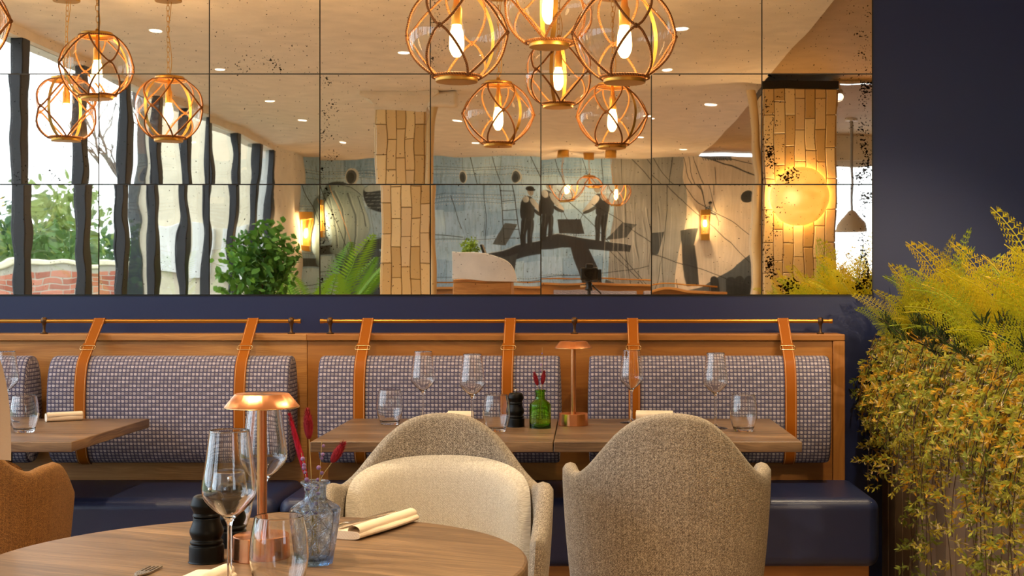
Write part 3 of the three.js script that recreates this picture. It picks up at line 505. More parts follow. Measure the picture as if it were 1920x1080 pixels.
pendant('large netted glass globe pendant hanging at right of the top trio', 0.1146, GY - 0.004, -4.29, 0.2, [2.2]);
pendant('globe pendant mirrored at far left, lower one beside the windows', -2.42, GY + 0.035, -4.22, 0.4, [2.9, -0.3]);
pendant('globe pendant mirrored at far left, the higher one overlapping its neighbour', -2.18, GH + 0.04, -4.5, 0.9, [3.0, -0.2]);
pendant('globe pendant mirrored at far left, the lower right one of three', -1.947, GY + 0.033, -4.22, 0.2, [3.4, 0.2]);
pendant('small looking far globe pendant in front of the mural, left of three', -0.23, CAM_Y + 0.86, 3.4, 0.1, [0.5]);
pendant('small looking far globe pendant in front of the mural, highest of three', 0.03, CAM_Y + 1.0, 3.6, 0.7, [0.5]);
pendant('small looking far globe pendant in front of the mural, right of three', 0.262, CAM_Y + 0.8, 3.4, 0.3, [0.5]);

// ------------------------------------------------------------------ ceiling downlights
const trimGeo = lathe([[0.036, 0.001], [0.046, -0.002], [0.047, -0.0005], [0.047, 0.0], [0.036, 0.0]], 36), discGeo = (() => { const g = new THREE.CylinderGeometry(0.036, 0.036, 0.004, 32); g.translate(0, -0.002, 0); return g; })();
const ordinal = ['first', 'second', 'third', 'fourth', 'fifth', 'sixth'];
function downlight(x, z, label, y = CEIL) {
  const d = thing('downlight', label, 'downlight', [x, y - 0.0005, z], 0, 'small round ceiling downlights');
  part('trim_ring', trimGeo, M.white, d); part('lens', discGeo, M.downGlow, d);
  spot(d, [0, -0.012, 0], [0, -1, 0], SOFTWARM, LIGHT.down, 0.95, 0.9, 1.7);
}
const dlRows = [[-2.36, [-3.1, -1.76, -0.35, 0.9, 2.7], 'in the row along the windows'], [-1.1, [-4.1, -2.4, 1.0, 2.9], 'in the row left of the ceiling centre'], [0.51, [-3.16, -1.76, 0.7, 2.2], 'in the row nearest the plant divider'], [0.93, [-4.35, -0.17, 3.3], 'in the short row beside the wooden post']];
dlRows.forEach(([x, zs, w]) => zs.forEach((z, i) => downlight(x, z, `round ceiling downlight, ${ordinal[i]} from the mirror ${w}`)));
downlight(2.35, -3.0, 'round ceiling downlight alone in the tan ceiling, near the mirror', CEIL + 0.05);

// ------------------------------------------------------------------ tiled columns
function bevelTile(w, h, d, b = 0.0035) { const s = new THREE.Shape(); s.moveTo(-w / 2 + b, -h / 2 + b); s.lineTo(w / 2 - b, -h / 2 + b); s.lineTo(w / 2 - b, h / 2 - b); s.lineTo(-w / 2 + b, h / 2 - b); s.closePath(); return new THREE.ExtrudeGeometry(s, { depth: d - b, bevelEnabled: true, bevelThickness: b, bevelSize: b, bevelSegments: 1, curveSegments: 1 }); }
const tileMats = ['#d3b37c', '#c8a66c', '#dbc08c', '#bd9a60', '#cfb182'].map((c) => P({ color: c, roughness: 0.32, clearcoat: 0.3, clearcoatRoughness: 0.2, bumpMap: T.leather, bumpScale: 0.001 }));
const grout = S('#6d5636', 0.95);
function column(name, label, x0, x1, z0, z1, cols, top) {
  const c = thing(name, label, 'column', [(x0 + x1) / 2, 0, (z0 + z1) / 2]), w = (x1 - x0) / 2, d = (z1 - z0) / 2, th = 0.218;
  part('core', box(-w, 0, -d, w, top, d), grout, c);
  const full = {}; const geo = (tw, h) => full[tw.toFixed(4) + h.toFixed(3)] ??= bevelTile(tw - 0.004, h - 0.004, 0.009);
  const face = (n, len, turn, off) => {
    const tw = len / n;
    for (let i = 0; i < n; i++) { let y = -(i % 2 ? 0.5 : 0.03) * th; if (i % 3 === 2) y -= 0.12 * th; for (; y < top; y += th) { const a = Math.max(0, y), b = Math.min(top, y + th); if (b - a < 0.03) continue; const m = part('tile', geo(tw, b - a), tileMats[Math.floor(rnd() * 5)], c); const p = V(-len / 2 + (i + 0.5) * tw, (a + b) / 2, off + 0.001).applyAxisAngle(V(0, 1, 0), turn); m.position.copy(p); m.rotation.y = turn; } }
  };
  face(cols, 2 * w, Math.PI, d); face(Math.round(cols * d / w), 2 * d, Math.PI / 2, w); face(Math.round(cols * d / w), 2 * d, -Math.PI / 2, w); face(cols, 2 * w, 0, d);
  return { c, w, d };
}
function squareRing(pts, w, d) { // stacked square rings [grow, y]
  return grid(pts.length - 1, 4, (u, v) => { const [g, y] = pts[Math.round(u * (pts.length - 1))], k = Math.round(v * 4) % 4, sx = [-1, 1, 1, -1][k], sz = [1, 1, -1, -1][k]; return V(sx * (w + g), y, sz * (d + g)); }, (u, v, p) => [p.x + p.z, p.y]).toNonIndexed();
}
{
  const { c, w, d } = column('tiled_column', 'square column of glazed cream tiles with flared plaster top, near the mirror middle', -1.515, -1.16, -0.74, -0.4, 5, 2.5);
  const g = squareRing([[0.01, 2.495], [0.014, 2.5], [0.016, 2.52], [0.024, 2.54], [0.042, 2.56], [0.075, 2.58], [0.095, 2.59], [0.105, 2.595], [0.105, CEIL - 0.001]], w, d); g.computeVertexNormals(); part('capital', g, M.capital, c);
  part('corner_post', tube([V(0.215, 0, -0.16), V(0.212, 0.9, -0.16), V(0.205, 1.5, -0.16), V(0.207, 2.1, -0.16), V(0.22, 2.4, -0.16), V(0.25, 2.53, -0.16)], 0.028, 60, 12), M.post, c);
  part('plaster_bracket', rb(0.2, 2.5, -0.22, 0.42, CEIL - 0.002, -0.1, 0.03), M.capital, c);
}
{
  const { c, w, d } = column('tiled_column', 'wide column of glazed cream tiles carrying the round glowing wall lamp', 1.2, 1.69, -1.2, -0.72, 7, 2.57);
  part('black_trim', box(-w - 0.012, 2.571, -d - 0.012, w + 0.012, 2.625, d + 0.012), M.black, c);
  part('corner_post', tube([V(-0.285, 0, -0.2), V(-0.285, 1.2, -0.2), V(-0.283, 1.9, -0.2), V(-0.3, 2.3, -0.2), V(-0.34, 2.58, -0.2)], 0.03, 60, 12), M.post, c);
  const g = thing('wall_lamp', 'round glowing alabaster disc lamp on the wide tiled column', 'lamp', [1.44, 1.83, -1.215]);
  const alab = dataTex(256, 256, (u, v) => { const x = u - 0.5, y = v - 0.5, r = Math.hypot(x, y), a = Math.atan2(y, x), s = cl(0.55 + 0.6 * Math.sin(a * 2 + r * 26 + fbm(u * 5, v * 5, 2) * 6) * fbm(u * 3 + 4, v * 3, 7)); return mix([214, 150, 60], [255, 236, 180], cl(s * 1.5 - 0.15)); });
  alab.wrapS = alab.wrapT = THREE.ClampToEdgeWrapping;
  const dg = grid(20, 56, (u, v) => { const a = v * Math.PI * 2; return V(-Math.cos(a) * 0.2 * Math.sin(u * Math.PI / 2), Math.sin(a) * 0.2 * Math.sin(u * Math.PI / 2), -0.02 - 0.085 * Math.cos(u * Math.PI / 2)); }, (u, v, p) => [p.x / 0.4 + 0.5, p.y / 0.4 + 0.5]);
  part('alabaster_shade', dg, new THREE.MeshStandardMaterial({ color: '#f6e2b0', roughness: 0.4, emissive: new THREE.Color().setRGB(1, 0.66, 0.2), emissiveMap: alab, emissiveIntensity: 1.15 }), g);
  part('back_plate', (() => { const b = new THREE.CylinderGeometry(0.12, 0.12, 0.016, 40); b.rotateX(Math.PI / 2); b.translate(0, 0, -0.009); return b; })(), M.brass, g);
  pointLight(g, -0.045, -0.01, -0.055, WARM, LIGHT.globe, 2.5);
}
// ceiling track with a spotlight near the wide column
{
  const t = thing('track_light', 'short chrome ceiling track with a lit spotlight beside the wide column', 'track light', [1.95, 0, -0.95]);
  part('track', rb(-0.24, CEIL + 0.02, -0.02, 0.4, CEIL + 0.049, 0.02), M.chrome, t);
  part('arm', cyl(0.008, 0.008, CEIL - 0.04, CEIL + 0.02, 12), M.chrome, t, [-0.2, 0, 0]);
  const a = V(-0.2, CEIL - 0.06, 0), aim = V(-0.68, 1.05, -2.75), dir = aim.clone().sub(a).normalize();
  const h = part('spot_head', [lathe([[0, -0.06], [0.03, -0.06], [0.036, 0.05], [0.033, 0.05], [0.028, 0.03], [0, 0.03]], 28)], M.chrome, t); orient(h, a, aim);
  const le = part('lens', cyl(0.027, 0.027, 0.031, 0.036, 28), M.downGlow, h);
  const s = a.clone().addScaledVector(dir, 0.062); spot(t, s.toArray(), aim.toArray(), SOFTWARM, LIGHT.track, 0.33, 0.9, 1.5);
}
// far pendant dome by the end window
{
  const p = thing('dome_pendant', 'beige dome pendant hanging before the bright end window', 'pendant lamp', [2.3, 0, 1.4]);
  part('dome', lathe([[0.02, 1.86], [0.035, 1.85], [0.06, 1.82], [0.115, 1.76], [0.13, 1.69], [0.127, 1.69], [0.11, 1.76], [0.055, 1.815], [0.02, 1.845]], 40), S('#d3c4a4', 0.6), p);
  part('rod', cyl(0.012, 0.012, 1.85, CEIL + 0.04, 12), S('#8f8a80', 0.5), p); part('ceiling_rose', cyl(0.05, 0.05, CEIL + 0.03, CEIL + 0.049, 24), M.white, p);
}

// ------------------------------------------------------------------ mural (a printed photograph of men working on a ship's hull)
{
  const W = 2048, K = W / (XM - XL), H = Math.round(CEIL * K), c = document.createElement('canvas'); c.width = W; c.height = H; const g = c.getContext('2d');
  // drawing coordinates: u, v in a 0..840 by 0..300 field over the upper part of the wall
  const X = (u) => u / 840 * W, Y = (v) => v * (W / 840);
  const ln = (pts, w, col) => { g.strokeStyle = col; g.lineWidth = w * W / 840; g.lineCap = 'round'; g.lineJoin = 'round'; g.beginPath(); pts.forEach(([a, b], i) => i ? g.lineTo(X(a), Y(b)) : g.moveTo(X(a), Y(b))); g.stroke(); };
  const poly = (pts, col) => { g.fillStyle = col; g.beginPath(); pts.forEach(([a, b], i) => i ? g.lineTo(X(a), Y(b)) : g.moveTo(X(a), Y(b))); g.closePath(); g.fill(); };
  const el = (a, b, rx, ry, col, rot = 0) => { g.fillStyle = col; g.beginPath(); g.ellipse(X(a), Y(b), rx * W / 840, ry * W / 840, rot, 0, 6.2832); g.fill(); };
  g.fillStyle = '#9cc6ee'; g.fillRect(0, 0, W, H);
  // plates
  const tones = ['#a0c8ee', '#94bee6', '#aad2f2', '#88b2dc', '#9ac3ea'];
  for (let r = 0; r < 9; r++) for (let k = -1; k < 13; k++) { const x = k * 74 + (r % 2) * 33 + 6 * Math.sin(r * 3), y = r * 46 - 10; poly([[x, y], [x + 74, y - 3], [x + 74, y + 46], [x, y + 48]], tones[(r * 7 + k * 3 + 40) % 5]); ln([[x, y], [x, y + 48]], 0.7, 'rgba(50,60,66,0.5)'); }
  for (let i = 0; i < 9000; i++) { const k = rnd(); g.fillStyle = k > 0.5 ? 'rgba(215,225,228,0.10)' : 'rgba(35,45,52,0.12)'; g.fillRect(rnd() * W, rnd() * H, 1 + rnd() * 5, 3 + rnd() * 26); }
  for (const [v, s] of [[22, 1], [27, 1], [36, 1], [98, 1], [105, 1], [112, 1], [180, 0], [252, 0]]) { ln([[0, v + 4], [250, v - 2], [560, v + 2]], 0.8, s ? 'rgba(60,72,78,0.6)' : 'rgba(40,50,58,0.75)'); for (let u = 0; u < 560; u += 5) el(u, v + 2 + Math.sin(u / 90) * 2, 0.8, 0.8, 'rgba(222,230,230,0.75)'); }
  for (let k = 0; k < 11; k++) for (let v = 8; v < 120; v += 6) ln([[58 + k * 56, v], [72 + k * 56, v - 0.6]], 0.8, 'rgba(205,214,214,0.45)');
  // right: pale hull of another ship, with its dark boot-topping
  g.save(); poly([[690, -5], [842, -5], [842, 330], [640, 330], [655, 200], [700, 120]], '#cfc6b6'); g.restore();
  poly([[580, 0], [700, 0], [716, 90], [700, 210], [690, 330], [560, 330]], '#8c9192');
  poly([[560, 262], [640, 290], [740, 262], [800, 232], [842, 200], [842, 340], [540, 340]], '#4d565c');
  poly([[560, 300], [842, 288], [842, 400], [540, 400]], '#2e3439');
  ln([[736, 0], [842, 34]], 2, '#33383b'); poly([[740, 0], [790, 0], [792, 8], [760, 8]], '#6b6e70'); for (let u = 742; u < 790; u += 4) ln([[u, -2], [u + 4, 9]], 1, '#2e3235'); ln([[790, 6], [840, 14]], 1.4, '#33383b');
  for (let u = 735; u < 830; u += 7) ln([[u, 60], [u - 1, 68]], 1.6, '#4a4843');
  el(828, 92, 12, 14, '#2d3133'); for (const u of [768, 800, 815, 833]) { poly([[u - 9, 250], [u + 9, 250], [u + 12, 320], [u - 12, 320]], '#1f2427'); el(u, 250, 9, 7, '#262c2f'); }
  // portholes
  for (const [u, v, rx, ry] of [[91, 34, 14, 18], [296, 40, 9, 14], [396, 40, 8, 12], [648, 60, 5, 7], [690, 58, 5, 7]]) { el(u, v, rx, ry, '#c0cccf'); el(u - 1, v + 1, rx * 0.8, ry * 0.82, '#55626a'); el(u - 2, v + 3, rx * 0.55, ry * 0.62, '#39434a'); }
  // planks and their shadows
  const dark = '#272d33', mid = '#3b4349';
  poly([[0, 196], [60, 190], [160, 178], [215, 180], [160, 200], [90, 212], [0, 214]], '#3c4a54'); poly([[40, 210], [120, 205], [150, 240], [170, 330], [60, 330], [50, 260]], '#46586a');
  poly([[330, 212], [390, 194], [470, 180], [610, 200], [606, 212], [480, 202], [400, 212], [340, 226]], dark); ln([[332, 211], [390, 193], [470, 180], [608, 199]], 1.2, 'rgba(190,200,204,0.55)'); poly([[335, 215], [395, 205], [390, 250], [370, 275], [340, 268]], mid);
  poly([[486, 188], [520, 192], [545, 240], [560, 290], [548, 320], [528, 300], [505, 240]], '#2b2c2f');
  poly([[352, 190], [372, 150], [392, 152], [374, 192]], '#4a5459'); poly([[560, 190], [590, 160], [620, 165], [600, 186]], mid); poly([[640, 165], [672, 160], [655, 200], [640, 200]], mid); poly([[700, 160], [735, 158], [728, 190], [706, 186]], mid); poly([[706, 186], [730, 188], [734, 260], [716, 262]], '#3a3f42');
  poly([[470, 150], [512, 148], [520, 178], [474, 180]], '#30363a');
  // workers of the print
  const soft = (pts, c1, c2, blur = 3) => { // smooth closed outline with a tonal ramp, as in a soft old photograph
    const xs = pts.map((p) => X(p[0])), gr = g.createLinearGradient(Math.min(...xs), 0, Math.max(...xs), 0); gr.addColorStop(0, c1); gr.addColorStop(1, c2);
    g.save(); g.shadowColor = c1; g.shadowBlur = blur; g.fillStyle = gr; g.beginPath(); const n = pts.length; for (let i = 0; i < n; i++) { const p = pts[i], q = pts[(i + 1) % n], mx = (X(p[0]) + X(q[0])) / 2, my = (Y(p[1]) + Y(q[1])) / 2; if (!i) g.moveTo(mx, my); else g.quadraticCurveTo(X(p[0]), Y(p[1]), mx, my); } const p = pts[0], q = pts[1]; g.quadraticCurveTo(X(p[0]), Y(p[1]), (X(p[0]) + X(q[0])) / 2, (Y(p[1]) + Y(q[1])) / 2); g.fill(); g.restore();
  };
  const man = (u, v, s, f) => { // feet at u, v; f = +1 leans right
    const q = (list) => list.map(([a, b]) => [u + f * a * s, v - b * s]);
    soft(q([[-7, 0], [-8, 14], [-7, 30], [-8, 44], [0, 48], [5, 42], [2, 28], [0, 14], [1, 0], [-4, -1]]), '#16191c', '#2c3237');
    soft(q([[3, 0], [3, 16], [2, 32], [3, 44], [11, 44], [12, 28], [10, 14], [11, 0], [7, -1]]), '#1d2125', '#373e43');
    soft(q([[-8, 42], [-10, 56], [-8, 70], [-1, 80], [10, 80], [15, 72], [13, 58], [12, 43], [2, 40]]), '#1c2024', '#3c4449');
    soft(q([[6, 76], [13, 78], [20, 68], [28, 58], [33, 52], [30, 48], [22, 54], [14, 62], [8, 68]]), '#8f9a9f', '#d3d8d8');
    soft(q([[-6, 74], [-2, 80], [6, 79], [4, 70], [-3, 68]]), '#7c868b', '#c2c9ca'); soft(q([[12, 60], [22, 54], [32, 50], [31, 46], [20, 49], [12, 54]]), '#23282c', '#4d565b');
    el(u + f * 9 * s, v - 87 * s, 5.2 * s, 6 * s, '#8a8d8c'); el(u + f * 8 * s, v - 91.5 * s, 7 * s, 3.4 * s, '#15181a'); el(u + f * 12 * s, v - 90 * s, 5 * s, 1.6 * s, '#0f1113');
    ln(q([[-2, 44], [-3, 20]]), 0.8, 'rgba(120,132,138,0.5)'); ln(q([[8, 42], [8, 14]]), 0.8, 'rgba(120,132,138,0.45)'); ln(q([[30, 50], [42, 20], [44, -2]]), 0.9, '#2a2f33');
  };
  man(408, 196, 1.22, 1); man(446, 190, 1.2, 1); man(552, 192, 1.16, -1); man(752, 152, 0.55, 1);
  // man with the basket
  soft([[30, 214], [36, 180], [30, 150], [22, 118], [22, 92], [34, 74], [60, 66], [84, 74], [92, 96], [96, 124], [108, 150], [98, 184], [92, 214], [64, 216]], '#5f7c8c', '#9dbdcb', 8);
  soft([[36, 80], [62, 68], [88, 76], [104, 92], [120, 98], [122, 108], [104, 110], [82, 100], [60, 96], [42, 94]], '#6f8c9b', '#b4d0dc', 4);
  for (const [p, w] of [[[[44, 96], [58, 130], [62, 170], [56, 210]], 2.4], [[[66, 102], [78, 140], [82, 176], [78, 212]], 2], [[[34, 110], [40, 150], [44, 200]], 2.2], [[[84, 108], [96, 140], [98, 160]], 1.8], [[[50, 84], [70, 90], [92, 104]], 1.6]]) { ln(p, w * 1.6, 'rgba(52,72,86,0.35)'); ln(p, w * 0.6, 'rgba(38,54,66,0.55)'); ln(p.map(([x, y]) => [x + 3, y]), w * 0.7, 'rgba(196,222,232,0.35)'); }
  el(62, 58, 15, 11, '#7e959f'); soft([[40, 56], [46, 46], [66, 44], [84, 50], [88, 57], [62, 56]], '#2c3a44', '#52646f', 4); el(76, 61, 6, 6, '#93a8b0');
  soft([[98, 92], [112, 84], [140, 80], [166, 82], [170, 104], [164, 128], [134, 134], [108, 130], [98, 112]], '#2f3d48', '#46586a', 4);
  for (let k = 0; k < 9; k++) for (let j = 0; j < 6; j++) ln([[102 + k * 7.4 + (j % 2) * 3, 96 + j * 6.2 - k * 0.5], [107 + k * 7.4 + (j % 2) * 3, 95 + j * 6.2 - k * 0.5]], 1.8, (k + j) % 3 ? 'rgba(176,200,212,0.55)' : 'rgba(110,132,146,0.6)');
  soft([[98, 92], [118, 82], [146, 76], [168, 80], [162, 90], [132, 92], [104, 100]], '#a5bfca', '#cfe0e6', 4);
  ln([[0, 50], [70, 214]], 1.6, '#33414b'); ln([[34, 82], [84, 216]], 1.4, '#b59a80'); ln([[150, 205], [50, 260], [0, 270]], 1, '#33414b'); ln([[0, 250], [170, 236]], 1.2, '#3a4a55');
  for (let k = 0; k < 60; k++) el(84 + (k % 15) * 6, 222 + Math.floor(k / 15) * 9, 0.9, 0.9, 'rgba(214,234,240,0.6)');
  // ladder and rigging
  ln([[360, 60], [372, 190]], 1.6, '#2b3135'); ln([[378, 60], [400, 190]], 1.6, '#2b3135'); for (let k = 0; k < 6; k++) ln([[363 + k * 1.5, 90 + k * 18], [384 + k * 3, 90 + k * 18]], 1.2, '#2b3135');
  const R = [[[310, -5], [332, 75], [336, 200]], [[352, -5], [376, 62]], [[420, -5], [446, 62]], [[470, -5], [505, 90]], [[520, 0], [540, 60]], [[560, -5], [560, 90]], [[612, -5], [700, 90], [842, 230]], [[640, -5], [735, 100], [842, 170]], [[600, -5], [596, 200], [612, 330]], [[684, -5], [680, 120], [650, 300]], [[713, 0], [730, 60], [752, 120]], [[700, 0], [745, 100]], [[724, 0], [770, 120]], [[764, 20], [764, 90]], [[530, 120], [650, 200], [842, 262]], [[560, 200], [660, 300]], [[470, 90], [600, 230], [690, 330]], [[380, 260], [560, 250], [640, 236]], [[440, 320], [600, 300], [842, 340]], [[700, 250], [705, 330]], [[270, 100], [290, 160]], [[235, 170], [290, 175]]];
  for (const p of R) ln(p, 1.1, 'rgba(30,33,36,0.9)');
  for (let k = 0; k < 26; k++) { const u = 560 + rnd() * 130; ln([[u, 100 + rnd() * 40], [u + rr(-10, 14), 230 + rnd() * 60]], 0.6 + rnd(), rnd() > 0.5 ? 'rgba(215,215,208,0.4)' : 'rgba(50,52,52,0.45)'); }
  { const im = g.getImageData(0, 0, W, H), d = im.data; let i = 0; for (let y = 0; y < H; y++) for (let x = 0; x < W; x++, i += 4) { const k = fbm(x / 190, y / 150, 3, 3) * 46 + noise.noise(x / 9, y / 120, 8) * 18 + (rnd() - 0.5) * 16, w = 0.35 + (d[i] + d[i + 1] + d[i + 2]) / 1180; for (let q = 0; q < 3; q++) d[i + q] = Math.max(0, Math.min(255, d[i + q] + k * w)); } g.putImageData(im, 0, 0); }
  const t = new THREE.CanvasTexture(c); t.colorSpace = THREE.SRGBColorSpace;
  const m = thing('mural', 'large grey photographic mural of men working on a ship hull', 'mural', [XL, 0, MZ]);
  const pg = tri([[V(0.004, 0.002, -0.004), V(0.004, CEIL - 0.004, -0.004), V(XM - XL - 0.03, CEIL - 0.004, -0.004), V(XM - XL - 0.03, 0.002, -0.004)]]); const p = pg.attributes.position, uv = pg.attributes.uv; for (let i = 0; i < p.count; i++) uv.setXY(i, p.getX(i) / (XM - XL), p.getY(i) / CEIL);
  part('print', [pg, (() => { const b = box(0.004, 0.002, -0.0038, XM - XL - 0.03, CEIL - 0.004, -0.001); const q = b.attributes.uv; for (let i = 0; i < q.count; i++) q.setXY(i, 0.01, 0.5); return b; })()], S('#ffffff', 0.75, { map: t }), m);
}
// sconces on the mural
function sconce(label, x) {
  const s = thing('wall_sconce', label, 'wall lamp', [x, 1.62, MZ - 0.006], 0, 'brass wall sconces on the mural');
  part('back_plate', rb(-0.05, 0, -0.016, 0.05, 0.34, -0.001, 0.003), M.brassDull, s);
  part('top_block', rb(-0.055, 0.27, -0.13, 0.055, 0.34, -0.017, 0.004), M.brassDull, s); part('foot_block', rb(-0.055, -0.03, -0.13, 0.055, 0.03, -0.017, 0.004), M.brassDull, s);
  part('glass_tube', cyl(0.048, 0.048, 0.031, 0.269, 32, true), M.globeGlass, s, [0, 0, -0.073]);
  for (const k of [-1, 1]) part('side_rod', cyl(0.0045, 0.0045, 0.03, 0.27, 8), M.brassDull, s, [k * 0.052, 0, -0.115]);
  part('lamp_holder', cyl(0.016, 0.016, 0.21, 0.269, 20), M.brassDull, s, [0, 0, -0.073]);
  part('bulb', bulbGeo, M.bulb, s, [0, 0.175, -0.073]); pointLight(s, 0, 0.155, -0.073, WARM, LIGHT.sconce, 0.9);
}
sconce('brass wall sconce at the left end of the mural behind the palm', -2.965); sconce('brass wall sconce at the right part of the mural', 1.255);

// bench against the mural
{
  const b = thing('wood_panelling', 'low wooden panelling along the mural wall, at the mirror bottom', 'panelling', [0, 0, MZ - 0.006]), st = thing('leather_bench', 'navy bench seat along the mural wall, below the mirrored view', 'bench', [0, 0, MZ - 0.006]);
  part('back_panel', rb(-2.3, 0.1, -0.14, 1.5, 1.05, -0.001), M.oakSmooth, b); part('cap_rail', rb(-2.3, 1.0505, -0.165, 1.5, 1.075, -0.001), M.oak, b);
  part('plinth', rb(-2.3, 0, -0.5, 1.5, 0.27, -0.167), M.oakSmooth, st); const g = new RoundedBoxGeometry(3.79, 0.22, 0.48, 4, 0.04); g.translate(-0.4, 0.381, -0.408); part('seat_cushion', boxUV(g), M.leatherNavy, st);
  const r = thing('brass_rail', 'thin brass rail above the mural side banquette', 'rail', [0, 0, MZ - 0.006]);
  const bar = new THREE.CylinderGeometry(RR, RR, 3.6, 16); bar.rotateZ(Math.PI / 2); bar.translate(-0.4, 1.125, -0.09); part('bar', bar, M.brass, r);
  for (const x of [-2.1, -1.0, 0.1, 1.3]) part('rail_post', cyl(0.006, 0.006, 1.0755, 1.125, 12), M.bronze, r, [x, 0, -0.09]);
  [[-1.75, 'patterned bolster on the mural banquette, left of the tiled column'], [0.05, 'patterned bolster on the mural banquette, in the middle of it'], [1.0, 'patterned bolster on the mural banquette, at its right end']].forEach(([x, l]) => { const o = thing('bolster_cushion', l, 'cushion', [x, 0.03, MZ - 0.006 - 0.168 - HD + BZ], Math.PI, 'bolster cushions on the mural banquette'); part('cover', bolsterGeo(0.876), M.bolster, o); });
}
// host stand
{
  const h = thing('host_stand', 'white curved host stand with wooden lower panel before the mural', 'counter', [-0.86, 0, 0.95]);
  const s = new THREE.Shape(); s.moveTo(-0.27, 1.2); s.lineTo(-0.27, 1.42); s.lineTo(0.1, 1.38); s.quadraticCurveTo(0.26, 1.36, 0.265, 1.18); s.lineTo(0.265, 1.17); s.closePath();
  part('screen', (() => { const g = new THREE.ExtrudeGeometry(s, { depth: 0.04, bevelEnabled: true, bevelThickness: 0.004, bevelSize: 0.004, bevelSegments: 2, curveSegments: 20 }); g.translate(0, 0, -0.22); return g; })(), M.white, h);
  part('body', rb(-0.265, 0, -0.215, 0.22, 1.16, 0.2, 0.01), M.oak, h); part('desk_top', rb(-0.27, 1.161, -0.17, 0.24, 1.19, 0.22, 0.006), M.oak, h);
  const t = thing('tablet_screen', 'black tablet leaning on the host stand', 'tablet', [-0.8, 1.19, 0.9]); const tb = rbox(0.02, 0.3, 0.22, 0.006); tb.translate(0, 0.15, 0); const m = part('case', tb, M.black, t); m.rotation.z = 0.32;
}
// camera on its tripod, mirrored
{
  const t = thing('camera_tripod', 'black camera on a tripod mirrored in front of the mural', 'camera', [0, 0, 0]);
  part('camera_body', rb(-0.07, CAM_Y - 0.055, 0.075, 0.07, CAM_Y + 0.045, 0.14, 0.012), M.black, t); part('prism_hump', rb(-0.03, CAM_Y + 0.03, 0.08, 0.03, CAM_Y + 0.075, 0.135, 0.01), M.black, t);
  const l = cyl(0.036, 0.036, 0, 0.055, 32, true); l.rotateX(Math.PI / 2); l.translate(0, CAM_Y, 0.02); part('lens_barrel', l, M.blackGloss, t); part('flash_arm', rb(0.071, CAM_Y - 0.06, 0.08, 0.1, CAM_Y + 0.03, 0.13, 0.006), M.black, t);
  part('ball_head', [lathe([[0, 1.08], [0.03, 1.08], [0.03, 1.1], [0.02, 1.11], [0.028, 1.13], [0.02, 1.15], [0.034, 1.155], [0.034, 1.166], [0, 1.166]], 24)], M.blackGloss, t, [0, 0, 0.105]); part('lock_knob', (() => { const g = cyl(0.012, 0.014, 0, 0.05, 16); g.rotateZ(Math.PI / 2); return g; })(), M.chrome, t, [-0.02, 1.12, 0.105]);
  part('pan_handle', tube([V(0.03, 1.12, 0.11), V(0.09, 1.06, 0.2)], 0.007, 6, 8), M.black, t); part('centre_column', cyl(0.014, 0.014, 0.6, 1.08, 16), M.black, t, [0, 0, 0.105]); part('hub', cyl(0.04, 0.04, 0.93, 0.99, 24), M.black, t, [0, 0, 0.105]);
  for (let k = 0; k < 3; k++) { const a = k * 2.094 + 0.5; part('leg', tube([V(Math.sin(a) * 0.03, 0.96, 0.105 + Math.cos(a) * 0.03), V(Math.sin(a) * 0.4, 0.012, 0.105 + Math.cos(a) * 0.4)], 0.013, 6, 10), M.black, t); }
}

// ------------------------------------------------------------------ plant divider
const DX0 = 1.135, DX1 = 1.47, DZ0 = WZ + 0.002, DZ1 = -1.42, DH = 1.0;
const plankMats = ['#8a7560', '#7d6a57', '#94806a'].map((c) => S(c, 0.6, { map: T.plaster }));
{
  const d = thing('plant_divider', 'low plank divider with planter trough beneath the hanging plants', 'divider', [0, 0, 0]);
  part('core', box(DX0 + 0.014, 0, DZ0, DX1, DH - 0.12, DZ1), S('#3a2c20', 0.8), d);
  let i = 0; for (let z = DZ0 + 0.004; z + 0.1 < DZ1; z += 0.118, i++) part('plank', rb(DX0, 0.01, z, DX0 + 0.0135, DH, z + 0.108, 0.003, true), plankMats[i % 3], d);
  part('trough_wall', box(DX1 - 0.02, DH - 0.119, DZ0, DX1, DH, DZ1), S('#3a2c20', 0.8), d); part('trough_end', box(DX0 + 0.014, DH - 0.119, DZ1 - 0.02, DX1 - 0.021, DH, DZ1), S('#3a2c20', 0.8), d);
  const soil = part('soil', box(DX0 + 0.015, DH - 0.119, DZ0 + 0.001, DX1 - 0.021, DH - 0.03, DZ1 - 0.021), M.soil, d);
}
const leafMat = (c, tr = 0.35) => P({ color: c, roughness: 0.95, transmission: tr, thickness: 0, side: THREE.DoubleSide, specularIntensity: 0.4 });
const fernMats = [leafMat('#ccbe1e', 0.45), leafMat('#b8b822', 0.45), leafMat('#d6bd1e', 0.45), leafMat('#a4b428', 0.45)];
const darkLeaf = [leafMat('#2c3a16', 0.15), leafMat('#3b4a1e', 0.2), leafMat('#222e14', 0.15)], rubberLeaf = P({ color: '#1c2412', roughness: 0.3, side: THREE.DoubleSide });
const trailMats = [leafMat('#a8a83c', 0.4), leafMat('#bcae40', 0.4), leafMat('#8a963a', 0.4), leafMat('#cfa52e', 0.4)], paleTip = leafMat('#dccb98', 0.35), amberTip = leafMat('#d8a028', 0.4), twig = S('#4a3420', 0.9);
